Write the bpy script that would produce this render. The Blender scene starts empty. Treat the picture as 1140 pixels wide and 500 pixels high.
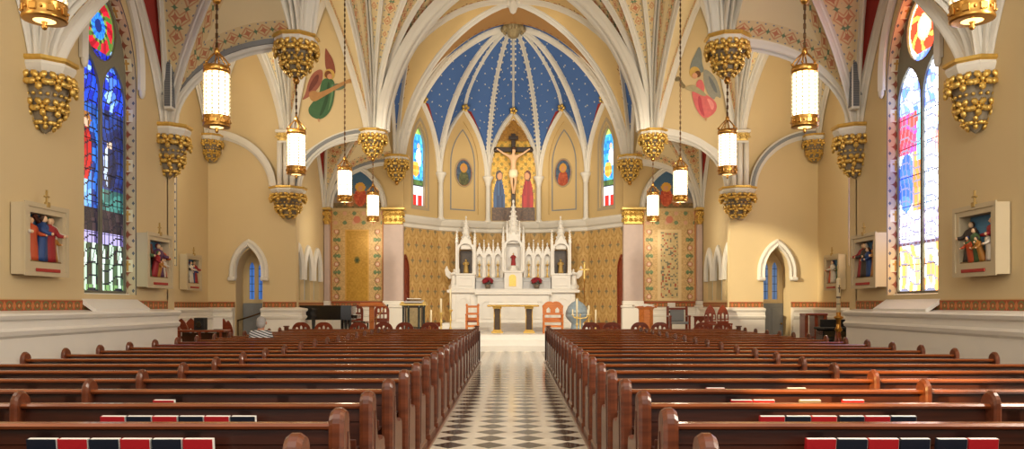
import bpy, math, random
from mathutils import Vector, Matrix
from mathutils.geometry import tessellate_polygon
random.seed(7)
PI = math.pi
SC = bpy.context.scene
COL = SC.collection
F, CX, HZ, CAMX, CAMZ = 880.0, 573.3, 339.0, 0.065, 1.58

def at(x, y, d):
    """a point of the place seen at photo position (x, y) and standing d metres away"""
    return Vector((CAMX + (x - CX) * d / F, d, CAMZ + (HZ - y) * d / F))

def lin(c):
    r = []
    for v in c[:3]:
        v = v / 255.0
        r.append(v / 12.92 if v <= 0.04045 else ((v + 0.055) / 1.055) ** 2.4)
    return tuple(r)

# ------------------------------------------------------------------ objects
def tag(o, label=None, cat=None, group=None, kind=None):
    if label: o['label'] = label
    if cat: o['category'] = cat
    if group: o['group'] = group
    if kind: o['kind'] = kind
    return o

def thing(name, label, cat, loc=(0, 0, 0), rz=0.0, group=None, kind=None):
    o = bpy.data.objects.new(name, None)
    o.empty_display_size = 0.2
    COL.objects.link(o)
    o.location = loc
    o.rotation_euler = (0, 0, rz)
    return tag(o, label, cat, group, kind)

def copy_tree(o, parent=None):
    c = o.copy()
    COL.objects.link(c)
    if parent is not None:
        c.parent = parent
    for ch in list(o.children):
        copy_tree(ch, c)
    return c

class MB:
    """collects shapes and links them as ONE mesh object"""
    def __init__(self):
        self.v = []; self.f = []; self.mi = []; self.uv = []; self.sm = []
    def add(self, vs, fs, mi=0, uvs=None, smooth=False):
        b = len(self.v)
        self.v.extend([tuple(p) for p in vs])
        for f in fs:
            self.f.append([b + i for i in f]); self.mi.append(mi); self.sm.append(smooth)
            self.uv.append([uvs[i] for i in f] if uvs else None)
        return self
    def build(self, name, mats, parent=None, loc=None):
        if not isinstance(mats, (list, tuple)): mats = [mats]
        me = bpy.data.meshes.new(name)
        me.from_pydata(self.v, [], self.f)
        for m in mats: me.materials.append(m)
        me.polygons.foreach_set('material_index', self.mi)
        me.polygons.foreach_set('use_smooth', self.sm)
        if any(u for u in self.uv):
            l = me.uv_layers.new(name='UVMap')
            flat = []
            for f, u in zip(self.f, self.uv):
                for k in range(len(f)):
                    flat.extend(u[k] if u else (0.0, 0.0))
            l.data.foreach_set('uv', flat)
        me.update()
        o = bpy.data.objects.new(name, me)
        COL.objects.link(o)
        if parent is not None: o.parent = parent
        if loc is not None: o.location = loc
        return o

    # ---- shapes
    def box(self, x0, x1, y0, y1, z0, z1, b=0.0, mi=0, M=None):
        lo = (min(x0, x1), min(y0, y1), min(z0, z1)); hi = (max(x0, x1), max(y0, y1), max(z0, z1))
        b = min(b, *[(hi[i] - lo[i]) * 0.45 for i in range(3)])
        vs = []; fs = []
        if b <= 0:
            for k in range(8):
                vs.append(Vector((hi[0] if k & 1 else lo[0], hi[1] if k & 2 else lo[1], hi[2] if k & 4 else lo[2])))
            fs = [(0, 2, 3, 1), (4, 5, 7, 6), (0, 1, 5, 4), (2, 6, 7, 3), (0, 4, 6, 2), (1, 3, 7, 5)]
        else:
            idx = {}
            for k in range(8):
                s = [1 if k & (1 << a) else 0 for a in range(3)]
                for a in range(3):
                    p = [(hi[i] if s[i] else lo[i]) for i in range(3)]
                    for i in range(3):
                        if i != a: p[i] += -b if s[i] else b
                    idx[(k, a)] = len(vs); vs.append(Vector(p))
            for a in range(3):
                o1, o2 = [i for i in range(3) if i != a]
                for sgn in (0, 1):
                    ks = [(sgn << a) | (i << o1) | (j << o2) for i, j in ((0, 0), (1, 0), (1, 1), (0, 1))]
                    fs.append([idx[(k, a)] for k in ks])
                for i in (0, 1):
                    for j in (0, 1):
                        k0 = (i << o1) | (j << o2); k1 = k0 | (1 << a)
                        fs.append([idx[(k0, o1)], idx[(k1, o1)], idx[(k1, o2)], idx[(k0, o2)]])
            for k in range(8): fs.append([idx[(k, 0)], idx[(k, 1)], idx[(k, 2)]])
        if M is not None: vs = [M @ p for p in vs]
        # consistent outward winding
        c = sum(vs, Vector()) / len(vs)
        out = []
        for f in fs:
            n = (vs[f[1]] - vs[f[0]]).cross(vs[f[2]] - vs[f[0]])
            m = sum((vs[i] for i in f), Vector()) / len(f) - c
            out.append(f if n.dot(m) >= 0 else f[::-1])
        return self.add(vs, out, mi)
    def plate(self, outer, holes, fn, w0, w1, mi=0, bevel=0.0, back=True, mi_side=None):
        """a flat shape with holes, outline in (u, v), thickness from w0 (front) to w1; fn(u, v, w) -> point"""
        loops = [list(outer)] + [list(h) for h in holes]
        pts = [p for l in loops for p in l]
        tris = tessellate_polygon([[Vector((p[0], p[1], 0)) for p in l] for l in loops])
        front = [fn(p[0], p[1], w0) for p in pts]
        self.add(front, [tuple(t) for t in tris], mi, [(p[0], p[1]) for p in pts])
        if w1 is None: return self
        if back:
            self.add([fn(p[0], p[1], w1) for p in pts], [tuple(t)[::-1] for t in tris], mi, [(p[0], p[1]) for p in pts])
        for l in loops:
            n = len(l)
            vs = [fn(p[0], p[1], w0) for p in l] + [fn(p[0], p[1], w1) for p in l]
            t = [0.0]
            for i in range(n):
                a, c = l[i], l[(i + 1) % n]
                t.append(t[-1] + math.hypot(a[0] - c[0], a[1] - c[1]))
            vs += [fn(l[0][0], l[0][1], w0), fn(l[0][0], l[0][1], w1)]
            uv = [(0, t[i]) for i in range(n)] + [(abs(w1 - w0), t[i]) for i in range(n)] + [(0, t[n]), (abs(w1 - w0), t[n])]
            fs = []
            for i in range(n):
                j = (i + 1)
                a, c = (j, n + j) if j < n else (2 * n, 2 * n + 1)
                fs.append((i, a, c, n + i))
            self.add(vs, fs, mi if mi_side is None else mi_side, uv)
        return self
    def lathe(self, prof, n=16, c=(0, 0, 0), a0=0.0, a1=2 * PI, sx=1.0, sy=1.0, mi=0, smooth=True, wob=None, phase=0.0):
        full = abs(a1 - a0 - 2 * PI) < 1e-6
        m = n if full else n + 1
        vs = []
        for r, z in prof:
            for i in range(m):
                a = a0 + (a1 - a0) * i / n + phase
                rr = r * (1 + (wob(a, z) if wob else 0))
                vs.append((c[0] + rr * math.cos(a) * sx, c[1] + rr * math.sin(a) * sy, c[2] + z))
        fs = []
        for k in range(len(prof) - 1):
            for i in range(n):
                j = (i + 1) % m
                fs.append((k * m + i, k * m + j, (k + 1) * m + j, (k + 1) * m + i))
        if full:
            if prof[0][0] > 1e-5: fs.append(tuple(range(m))[::-1])
            if prof[-1][0] > 1e-5: fs.append(tuple((len(prof) - 1) * m + i for i in range(m)))
        return self.add(vs, fs, mi, None, smooth)
    def ball(self, c, rx, ry=None, rz=None, nu=10, nv=6, mi=0, M=None):
        ry = rx if ry is None else ry; rz = rx if rz is None else rz
        vs = []; fs = []
        for j in range(nv + 1):
            t = PI * j / nv
            for i in range(nu):
                a = 2 * PI * i / nu
                p = Vector((rx * math.sin(t) * math.cos(a), ry * math.sin(t) * math.sin(a), -rz * math.cos(t)))
                if M is not None: p = M @ p
                vs.append(p + Vector(c))
        for j in range(nv):
            for i in range(nu):
                k = (i + 1) % nu
                if j == 0: fs.append((i, nu + k, nu + i))
                elif j == nv - 1: fs.append((j * nu + i, j * nu + k, (j + 1) * nu + i))
                else: fs.append((j * nu + i, j * nu + k, (j + 1) * nu + k, (j + 1) * nu + i))
        return self.add(vs, fs, mi, None, True)
    def tube(self, pts, r, n=8, mi=0, cap=True, smooth=True):
        pts = [Vector(p) for p in pts]
        rs = r if isinstance(r, (list, tuple)) else [r] * len(pts)
        vs = []; fs = []
        ref = None
        for i, p in enumerate(pts):
            t = (pts[min(i + 1, len(pts) - 1)] - pts[max(i - 1, 0)]).normalized()
            if ref is None:
                ref = Vector((0, 0, 1)) if abs(t.z) < 0.9 else Vector((1, 0, 0))
            a = (ref - t * ref.dot(t)).normalized(); ref = a
            b = t.cross(a)
            for k in range(n):
                q = 2 * PI * k / n
                vs.append(p + (a * math.cos(q) + b * math.sin(q)) * rs[i])
        for i in range(len(pts) - 1):
            for k in range(n):
                j = (k + 1) % n
                fs.append((i * n + k, i * n + j, (i + 1) * n + j, (i + 1) * n + k))
        if cap:
            fs.append(tuple(range(n))[::-1]); fs.append(tuple((len(pts) - 1) * n + k for k in range(n)))
        return self.add(vs, fs, mi, None, smooth)
    def sweep(self, pts, nrm, prof, mi=0, closed_prof=False, smooth=False, side=None):
        """profile (a, b) carried along pts: a to the side, b along the normal into the room"""
        pts = [Vector(p) for p in pts]
        m = len(prof); vs = []; fs = []
        for i, p in enumerate(pts):
            t = (pts[min(i + 1, len(pts) - 1)] - pts[max(i - 1, 0)]).normalized()
            N = Vector(nrm[i] if isinstance(nrm, list) else nrm)
            N = (N - t * N.dot(t)).normalized()
            S = t.cross(N) if side is None else Vector(side)
            for a, b in prof: vs.append(p + S * a + N * b)
        for i in range(len(pts) - 1):
            for k in range(m if closed_prof else m - 1):
                j = (k + 1) % m
                fs.append((i * m + k, i * m + j, (i + 1) * m + j, (i + 1) * m + k))
        if len(prof) > 2:
            fs.append(tuple(range(m))); fs.append(tuple((len(pts) - 1) * m + k for k in range(m))[::-1])
        return self.add(vs, fs, mi, None, smooth)
    def web(self, A, B, n=6, mi=0):
        """vault surface between two rib curves; uv.x = metres to the nearer rib, uv.y = metres along"""
        A = [Vector(p) for p in A]; B = [Vector(p) for p in B]
        vs = []; uv = []; L = 0.0
        for i in range(len(A)):
            if i: L += ((A[i] + B[i]) / 2 - (A[i - 1] + B[i - 1]) / 2).length
            w = (A[i] - B[i]).length
            for k in range(n + 1):
                s = k / n
                vs.append(A[i].lerp(B[i], s)); uv.append((min(s, 1 - s) * w, L))
        fs = []
        m = n + 1
        for i in range(len(A) - 1):
            for k in range(n):
                fs.append((i * m + k, i * m + k + 1, (i + 1) * m + k + 1, (i + 1) * m + k))
        return self.add(vs, fs, mi, uv, True)

def xz(y):   # plate in a wall facing the camera; w runs along +Y
    return lambda u, v, w: Vector((u, y + w, v))
def yz(x, s=1):   # plate in a side wall; u runs along Y
    return lambda u, v, w: Vector((x + s * w, u, v))

def arc_pts(c, half, zs, rise, n=10):
    """pointed arch curve from the right springing over the apex to the left springing"""
    R = (rise * rise + half * half) / (2 * half)
    amax = math.asin(min(1.0, rise / R)) if R >= rise else PI - math.asin(rise / R)
    if half > R: amax = PI - math.asin(rise / R)
    else: amax = math.acos((R - half) / R)
    right = [(c + half - R + R * math.cos(amax * i / n), zs + R * math.sin(amax * i / n)) for i in range(n + 1)]
    left = [(2 * c - p[0], p[1]) for p in right[:-1]][::-1]
    return right + left
def pointed(c, half, z0, zs, rise, n=10):
    return [(c - half, z0), (c + half, z0)] + arc_pts(c, half, zs, rise, n)

def painted(name, nx, ny, pos, colour, mat, parent=None, kind=None):
    """a flat surface painted cell by cell; colour(u, v) -> sRGB or None where the surface ends"""
    me = bpy.data.meshes.new(name)
    vid = {}; vs = []; fs = []; cols = []
    def V(i, j):
        k = (i, j)
        if k not in vid:
            vid[k] = len(vs); vs.append(tuple(pos(i / nx, j / ny)))
        return vid[k]
    for j in range(ny):
        for i in range(nx):
            c = colour((i + .5) / nx, (j + .5) / ny)
            if c is None: continue
            fs.append((V(i, j), V(i + 1, j), V(i + 1, j + 1), V(i, j + 1)))
            cols.append(lin(c))
    me.from_pydata(vs, [], fs)
    ca = me.color_attributes.new(name='Col', type='FLOAT_COLOR', domain='CORNER')
    flat = []
    for c in cols: flat.extend((c[0], c[1], c[2], 1.0) * 4)
    ca.data.foreach_set('color', flat)
    me.materials.append(mat)
    o = bpy.data.objects.new(name, me)
    COL.objects.link(o)
    if parent is not None: o.parent = parent
    return o

def h(*a):
    n = 0.0
    for i, v in enumerate(a): n += v * (12.9898 + 65.233 * i)
    s = math.sin(n) * 43758.5453
    return s - math.floor(s)

# ------------------------------------------------------------------ materials
class NT:
    def __init__(self, name):
        self.m = bpy.data.materials.new(name); self.m.use_nodes = True
        self.t = self.m.node_tree; self.t.nodes.clear()
        self.out = self.t.nodes.new('ShaderNodeOutputMaterial')
        self.b = self.t.nodes.new('ShaderNodeBsdfPrincipled')
        self.t.links.new(self.b.outputs[0], self.out.inputs[0])
    def node(self, kind, **kw):
        n = self.t.nodes.new(kind)
        for k, v in kw.items(): setattr(n, k, v)
        return n
    def put(self, s, v):
        if isinstance(v, (int, float)): s.default_value = v
        elif isinstance(v, (tuple, list)):
            s.default_value = tuple(v) + ((1.0,) if len(v) == 3 and len(s.default_value) == 4 else ())
        else: self.t.links.new(v, s)
    def math(self, op, a, b=None, c=None):
        n = self.node('ShaderNodeMath', operation=op)
        self.put(n.inputs[0], a)
        if b is not None: self.put(n.inputs[1], b)
        if c is not None: self.put(n.inputs[2], c)
        return n.outputs[0]
    def mix(self, f, a, b):
        n = self.node('ShaderNodeMix', data_type='RGBA')
        self.put(n.inputs[0], f); self.put(n.inputs[6], a); self.put(n.inputs[7], b)
        return n.outputs[2]
    def coord(self, which='Object', sep=True):
        n = self.node('ShaderNodeTexCoord')
        if not sep: return n.outputs[which]
        s = self.node('ShaderNodeSeparateXYZ')
        self.t.links.new(n.outputs[which], s.inputs[0])
        return s.outputs
    def noise(self, scale, detail=3, vec=None):
        n = self.node('ShaderNodeTexNoise')
        n.inputs['Scale'].default_value = scale; n.inputs['Detail'].default_value = detail
        v = vec if vec is not None else self.coord('Object', False)
        self.t.links.new(v, n.inputs['Vector'])
        return n.outputs[0]
    def finish(self, col, rough=.6, metal=0.0, bump=None, bs=.2, coat=0.0, spec=None):
        self.put(self.b.inputs['Base Color'], col)
        self.put(self.b.inputs['Roughness'], rough)
        self.put(self.b.inputs['Metallic'], metal)
        if coat: self.b.inputs['Coat Weight'].default_value = coat; self.b.inputs['Coat Roughness'].default_value = .12
        if spec is not None: self.b.inputs['Specular IOR Level'].default_value = spec
        if bump is not None:
            n = self.node('ShaderNodeBump'); n.inputs['Strength'].default_value = bs; n.inputs['Distance'].default_value = .02
            self.t.links.new(bump, n.inputs['Height']); self.t.links.new(n.outputs[0], self.b.inputs['Normal'])
        return self.m

def plain(name, c, rough=.6, metal=0.0, var=.12, scale=6.0, coat=0.0, bs=0.0, spec=None):
    t = NT(name); a = lin(c)
    nz = t.noise(scale, 4)
    lo = tuple(max(0, v * (1 - var)) for v in a); hi = tuple(min(1, v * (1 + var)) for v in a)
    return t.finish(t.mix(nz, lo, hi), rough, metal, nz if bs else None, bs, coat, spec)

def emit(name, c, strength):
    t = NT(name)
    t.put(t.b.inputs['Base Color'], lin(c)); t.b.inputs['Emission Color'].default_value = lin(c) + (1,)
    t.b.inputs['Emission Strength'].default_value = strength
    return t.m

def attr_mat(name, emission=0.0, rough=.6, metal=0.0):
    t = NT(name)
    a = t.node('ShaderNodeAttribute', attribute_name='Col')
    if emission:
        t.put(t.b.inputs['Base Color'], (0.02, 0.02, 0.02))
        t.t.links.new(a.outputs['Color'], t.b.inputs['Emission Color'])
        t.b.inputs['Emission Strength'].default_value = emission
        t.b.inputs['Roughness'].default_value = .25
        return t.m
    return t.finish(a.outputs['Color'], rough, metal)

def lattice(name, base, motifs, coord='UV', axes=(0, 1), rough=.65, var=.08, metal=0.0, coat=0.0, spec=None, scale=5.0):
    """base colour carrying painted motifs repeated on a grid.
    motif: (colour, period_x, period_y, stagger, off_x, off_y, kind, a, b[, lo, hi])"""
    t = NT(name)
    co = t.coord(coord)
    X, Y = co[axes[0]], co[axes[1]]
    a = lin(base); nz = t.noise(scale, 4)
    col = t.mix(nz, tuple(v * (1 - var) for v in a), tuple(min(1, v * (1 + var)) for v in a))
    for mo in motifs:
        c, px, py, st, ox, oy, kind, A, B = mo[:9]
        if kind == 'band':
            mask = t.math('MULTIPLY', t.math('GREATER_THAN', X, A), t.math('LESS_THAN', X, B))
        elif kind == 'bandy':
            mask = t.math('MULTIPLY', t.math('GREATER_THAN', Y, A), t.math('LESS_THAN', Y, B))
        else:
            yy = t.math('DIVIDE', t.math('SUBTRACT', Y, oy), py)
            row = t.math('FLOOR', yy)
            fy = t.math('SUBTRACT', t.math('SUBTRACT', yy, row), .5)
            if px:
                xx = t.math('DIVIDE', t.math('SUBTRACT', X, ox), px)
                if st: xx = t.math('ADD', xx, t.math('MULTIPLY', t.math('FLOORED_MODULO', row, 2.0), .5))
                fx = t.math('SUBTRACT', t.math('SUBTRACT', xx, t.math('FLOOR', xx)), .5)
                fx = t.math('MULTIPLY', fx, px)
            else:
                fx = t.math('SUBTRACT', X, ox)
            fy = t.math('MULTIPLY', fy, py)
            ax = t.math('DIVIDE', t.math('ABSOLUTE', fx), A); ay = t.math('DIVIDE', t.math('ABSOLUTE', fy), B)
            if kind == 'diamond': dd = t.math('ADD', ax, ay)
            elif kind == 'rect': dd = t.math('MAXIMUM', ax, ay)
            elif kind == 'star':
                dd = t.math('POWER', t.math('ADD', t.math('SQRT', ax), t.math('SQRT', ay)), 2.0)
            else: dd = t.math('SQRT', t.math('ADD', t.math('MULTIPLY', ax, ax), t.math('MULTIPLY', ay, ay)))
            if kind == 'dring':
                dd = t.math('ADD', ax, ay)
            if kind in ('ring', 'dring'):
                mask = t.math('MULTIPLY', t.math('LESS_THAN', dd, 1.0), t.math('GREATER_THAN', dd, mo[9]))
            else:
                mask = t.math('LESS_THAN', dd, 1.0)
            if kind == 'petal': pass
        col = t.mix(mask, col, lin(c))
    return t.finish(col, rough, metal, None, .2, coat, spec)

def wood(name, dark, light, rough=.3, coat=.3, scale=1.0):
    t = NT(name)
    v = t.coord('Object', False)
    mp = t.node('ShaderNodeMapping'); mp.inputs['Scale'].default_value = (1.2 * scale, 14 * scale, 14 * scale)
    t.t.links.new(v, mp.inputs['Vector'])
    n1 = t.noise(2.2, 6, mp.outputs[0])
    oi = t.node('ShaderNodeObjectInfo')
    f = t.math('MULTIPLY_ADD', oi.outputs['Random'], .25, t.math('SUBTRACT', t.math('MULTIPLY', n1, 1.5), .35))
    n = t.node('ShaderNodeClamp'); t.t.links.new(f, n.inputs[0])
    return t.finish(t.mix(n.outputs[0], lin(dark), lin(light)), rough, 0.0, n1, .06, coat)

M = {}
M['plaster'] = plain('tan_plaster', (211, 190, 147), .8, var=.05, scale=.8)
M['plaster2'] = plain('ochre_plaster', (200, 174, 124), .8, var=.06, scale=.9)
M['stone'] = plain('cream_stone', (219, 216, 208), .6, var=.05, scale=2)
M['dado'] = plain('white_dado_paint', (232, 228, 220), .5, var=.03, scale=2)
M['tracery'] = plain('dark_grey_tracery', (128, 126, 110), .6, var=.08, scale=4)
M['goldvein'] = plain('grey_gold_veined_marble', (150, 132, 96), .3, var=.45, scale=14)
M['trim'] = plain('taupe_stone', (170, 155, 128), .6, var=.06, scale=3)
M['grey'] = plain('blue_grey_paint', (128, 132, 136), .6, var=.1, scale=8)
M['red'] = plain('dark_red_paint', (150, 38, 26), .7, var=.08, scale=2)
M['gold'] = plain('gold_leaf', (226, 190, 104), .36, .7, var=.25, scale=14)
M['palegold'] = plain('pale_gold_leaf', (226, 196, 120), .42, .6, var=.25, scale=14)
M['brass'] = plain('brass', (196, 148, 76), .28, .95, var=.15, scale=10)
M['iron'] = plain('dark_bronze_chain', (86, 62, 40), .4, .8)
M['pew'] = wood('dark_red_oak', (40, 17, 9), (84, 38, 19), .34, .3)
M['pewrail'] = wood('lit_polished_oak_rail', (96, 44, 20), (150, 78, 38), .25, .5)  # the rails' orange highlight is put into this lighter wood colour
M['pewend'] = wood('oak_end_panel', (66, 30, 16), (122, 62, 34), .34, .3, .8)
M['oakorange'] = wood('orange_oak', (176, 92, 36), (226, 140, 66), .35, .2)
M['mahogany'] = wood('mahogany', (92, 32, 16), (146, 62, 30), .3, .3)
M['black'] = plain('black_lacquer', (14, 13, 14), .18, var=.1, coat=.6)
M['blackmatte'] = plain('black_cloth', (22, 22, 24), .7)
M['marble'] = plain('white_marble', (236, 234, 230), .28, var=.05, scale=3)
M['marblegrey'] = plain('veined_grey_marble', (196, 196, 198), .3, var=.12, scale=7)
M['pinkmarble'] = plain('pink_grey_marble', (196, 176, 168), .35, var=.1, scale=5)
M['darkmarble'] = plain('dark_gold_marble', (74, 58, 42), .25, var=.55, scale=16)
M['bluemarble'] = plain('blue_grey_marble', (140, 158, 172), .2, var=.35, scale=12)
M['wax'] = plain('ivory_wax', (240, 228, 196), .5, var=.03)
M['paper'] = plain('white_paper', (238, 236, 230), .7, var=.03)
M['redcover'] = plain('red_book_cloth', (178, 24, 34), .5, var=.1)
M['navycover'] = plain('navy_book_cloth', (22, 30, 46), .45, var=.15)
M['greycover'] = plain('grey_book_cloth', (120, 108, 96), .5, var=.1)
M['skin'] = plain('skin', (206, 150, 118), .55, var=.05)
M['paleskin'] = plain('carved_flesh', (226, 186, 146), .5, var=.06)
M['hairgrey'] = plain('grey_hair', (176, 172, 168), .7, var=.2, scale=40)
M['hairbrown'] = plain('brown_hair', (74, 48, 30), .7, var=.2, scale=40)
M['grille'] = lattice('loudspeaker_grille', (120, 124, 130), [((70, 72, 78), .03, .03, True, 0, 0, 'ellipse', .01, .01)], 'Object', (1, 2), .5)
M['glow'] = emit('lit_lamp_glass', (255, 238, 206), 5.0)
M['glowdim'] = emit('lit_lamp_underside', (255, 206, 130), 2.6)
M['paint'] = attr_mat('mural_paint', 0, .7)
M['mosaic'] = attr_mat('gold_mosaic', 0, .35, .25)
M['glassleft'] = attr_mat('stained_glass_north', 1.6)
M['glassright'] = attr_mat('stained_glass_sunlit', 4.2)
M['glassapse'] = attr_mat('stained_glass_apse', 1.7)
M['glassdim'] = attr_mat('stained_glass_dim', .6)
RUST, GREEN, BLUEG, TAN = (188, 98, 58), (70, 108, 70), (86, 102, 122), (214, 182, 134)
M['web'] = lattice('stencilled_vault_plaster', (222, 206, 166), [
    ((213, 192, 148), 0, 1, False, 0, 0, 'band', .10, .48),
    ((198, 146, 108), 0, .40, False, .28, 0, 'dring', .15, .19, .74),
    ((190, 124, 92), 0, .40, False, .28, 0, 'star', .13, .16),
    ((104, 128, 98), 0, .40, False, .28, .20, 'star', .10, .10),
    ((120, 128, 140), 0, .20, False, .12, 0, 'diamond', .022, .03),
    ((120, 128, 140), 0, .20, False, .44, 0, 'diamond', .022, .03)], rough=.8, scale=.9)
M['webchancel'] = lattice('ochre_vault_plaster', (208, 180, 126), [
    ((170, 112, 62), 0, .30, False, .10, 0, 'ellipse', .05, .07),
    ((120, 84, 60), 0, .60, False, .16, 0, 'star', .08, .10)], rough=.8, scale=.9)
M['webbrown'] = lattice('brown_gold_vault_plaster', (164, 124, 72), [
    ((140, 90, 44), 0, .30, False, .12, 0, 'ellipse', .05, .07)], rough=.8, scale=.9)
M['webblue'] = lattice('blue_starred_vault', (62, 100, 162), [
    ((206, 204, 180), .34, .36, True, 0.1, 0, 'star', .055, .055),
    ], rough=.7, scale=1.5)
M['webred'] = M['red']
M['border'] = lattice('stencilled_wall_border', (150, 74, 40), [
    ((112, 108, 60), .22, .5, False, 0, 1.31, 'ring', .08, .07, .62),
    ((190, 112, 62), .22, .5, False, .11, 1.31, 'diamond', .05, .07),
    ((190, 150, 96), .22, .5, False, 0, 1.31, 'diamond', .03, .03),
    ((196, 160, 104), 1, 1, False, 0, 0, 'bandy', 1.46, 1.475),
    ((196, 160, 104), 1, 1, False, 0, 0, 'bandy', 1.645, 1.66)], 'Object', (1, 2), .7)
M['borderx'] = lattice('stencilled_wall_border_east', (150, 74, 40), [
    ((112, 108, 60), .22, .5, False, 0, 1.31, 'ring', .08, .07, .62),
    ((190, 112, 62), .22, .5, False, .11, 1.31, 'diamond', .05, .07),
    ((190, 150, 96), .22, .5, False, 0, 1.31, 'diamond', .03, .03)], 'Object', (0, 2), .7)
M['jamb'] = lattice('stencilled_window_jamb', (208, 190, 156), [
    ((150, 84, 62), 0, .24, False, .17, 0, 'star', .115, .13),
    ((96, 100, 112), 0, .24, False, .06, .12, 'diamond', .03, .04), ((96, 100, 112), 0, .24, False, .28, .12, 'diamond', .03, .04),
    ((236, 226, 196), 0, .96, False, .17, .0, 'rect', .10, .12), ((206, 160, 84), 0, .96, False, .17, .0, 'rect', .02, .10), ((206, 160, 84), 0, .96, False, .17, .03, 'rect', .06, .02),
    ((110, 104, 100), 0, 1, False, 0, 0, 'band', .0, .02)], rough=.7)
M['damask'] = lattice('gold_damask_wall', (194, 158, 98), [
    ((178, 140, 80), .44, .60, True, 0, 0, 'ring', .20, .30, .80),
    ((134, 122, 92), .44, .60, True, 0, 0, 'star', .15, .22),
    ((164, 104, 60), .44, .60, True, 0, .10, 'diamond', .035, .07),
    ((208, 174, 112), .44, .60, True, 0, .30, 'diamond', .06, .12)], 'UV', (0, 1), .6)
M['floor'] = plain('grey_stone_floor', (176, 168, 154), .25, var=.08)
M['aisle'] = lattice('black_and_white_diamond_tiles', (240, 230, 212), [
    ((22, 15, 12), .447, .455, False, 0, 0, 'diamond', .200, .204)], 'Object', (0, 1), .13, spec=.32)
# ================================================================== ARCHITECTURE
XW, XT, XA = 7.2, 9.8, 4.5            # nave wall, transept wall, line of pendants
ZW, ZA = 5.27, 7.15                   # springing on the wall corbels and on the pendants
NTRIM = [0]
def struct(o, label, cat):
    return tag(o, label, cat, kind='structure')
def trim(mb, mats, label, cat='vault rib'):
    NTRIM[0] += 1
    return struct(mb.build('trim_%d' % NTRIM[0], mats), label, cat)
SIDE = {-1: 'left', 1: 'right'}

def rib_curve(P0, plan, rise, p=1.7, n=18, off=.10):
    P0 = Vector(P0); pl = Vector((plan[0], plan[1], 0)); r = pl.length; hd = pl.normalized()
    pts = []; 
    for i in range(n + 1):
        t = i / n
        u = 1 - math.cos(t * PI / 2); u = u * .75 + t * .25 * t
        z = rise * (max(0.0, 1 - (1 - u) ** p)) ** (1 / p)
        pts.append(P0 + hd * (off + (r - off) * u) + Vector((0, 0, z)))
    nr = []
    for i in range(n + 1):
        T = (pts[min(i + 1, n)] - pts[max(i - 1, 0)]).normalized()
        th = T.dot(hd)
        nr.append(hd * T.z - Vector((0, 0, 1)) * th)
    return pts, nr

def rolls(w, d, k=1):
    """rib section: k round rolls on a stepped back"""
    pr = [(-w / 2, -d * .6), (-w / 2, d * .1)]
    if k == 1:
        pr += [(-w * .32, d * .25), (-w * .30, d * .5), (-w * .17, d * .85), (0, d), (w * .17, d * .85), (w * .30, d * .5), (w * .32, d * .25)]
    else:
        for j in range(k):
            c = -w / 2 + w * (j + .5) / k; q = w / k
            dd = d * (1.0 if 0 < j < k - 1 else .7)
            pr += [(c - q * .48, -d * .25), (c - q * .40, d * .2), (c - q * .26, dd * .8), (c, dd), (c + q * .26, dd * .8), (c + q * .40, d * .2), (c + q * .48, -d * .25)]
    pr += [(w / 2, d * .1), (w / 2, -d * .6)]
    return pr
RIB = rolls(.14, .17); THIN = rolls(.09, .11); HEAVY = rolls(.27, .20, 3); ARCH = rolls(.72, .24, 4); QUART = rolls(.26, .17, 3)

def fan(P0, ribs, wm, rm, n=18):
    """ribs: (dx, dy, rise, p, section or None, index of the web material up to the next rib)"""
    cs = [rib_curve(P0, (r[0], r[1]), r[2], r[3], n) for r in ribs]
    for i, r in enumerate(ribs):
        if r[4] is not None: rm.sweep(cs[i][0], cs[i][1], r[4], 0)
        if i + 1 < len(ribs) and r[5] is not None: wm.web(cs[i][0], cs[i + 1][0], 8, r[5])
    return cs

def quarter_arch(mb, P0, dx, rise, section, n=16):
    pts, nr = rib_curve(P0, (dx, 0), rise, 2.0, n, 0.0)
    mb.sweep(pts, nr, QUART, 0)
    mb.sweep(pts, nr, [(-.17, -.05), (-.17, .05), (-.13, .05), (-.13, -.05)], 1)
    return pts

ZC = 8.6
def aisle_vault(s, nodes, label, chapel=False):
    wm, rm = MB(), MB()
    i = -s
    for d, dirs in nodes:
        for g, L in dirs:
            rise = ZC - ZW
            fan((s * (XW - .02), d + g * .06, ZW), [
                (0, g * L, rise - .1, 1.25, RIB, 1),
                (i * .68, g * L, rise, 1.5, RIB, 0),
                (i * 2.6, g * L, rise, 1.4, RIB, 0),
                (i * 2.6, g * .02, 1.8, 2.0, None, None)], wm, rm)
        quarter_arch(rm, (s * (XW - .05), d, ZW - .02), i * 2.55, 1.8, HEAVY)
    struct(wm.build('ceiling', [M['web'], M['webred']]), 'stencilled vault over the %s' % label, 'vault')
    trim(rm, [M['stone'], M['grey']], 'cream quarter arches and ribs over the %s' % label)

for s in (-1, 1):
    sd = SIDE[s]
    aisle_vault(s, [(7.67, [(-1, 2.2), (1, 2.2)]), (12.1, [(-1, 2.2), (1, 2.2)]), (16.5, [(-1, 2.2)])], '%s side of the pews' % sd)
    aisle_vault(s, [(25.45, [(1, 2.3)]), (30.1, [(-1, 2.3)])], 'chapel on the %s of the altar' % sd)

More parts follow.
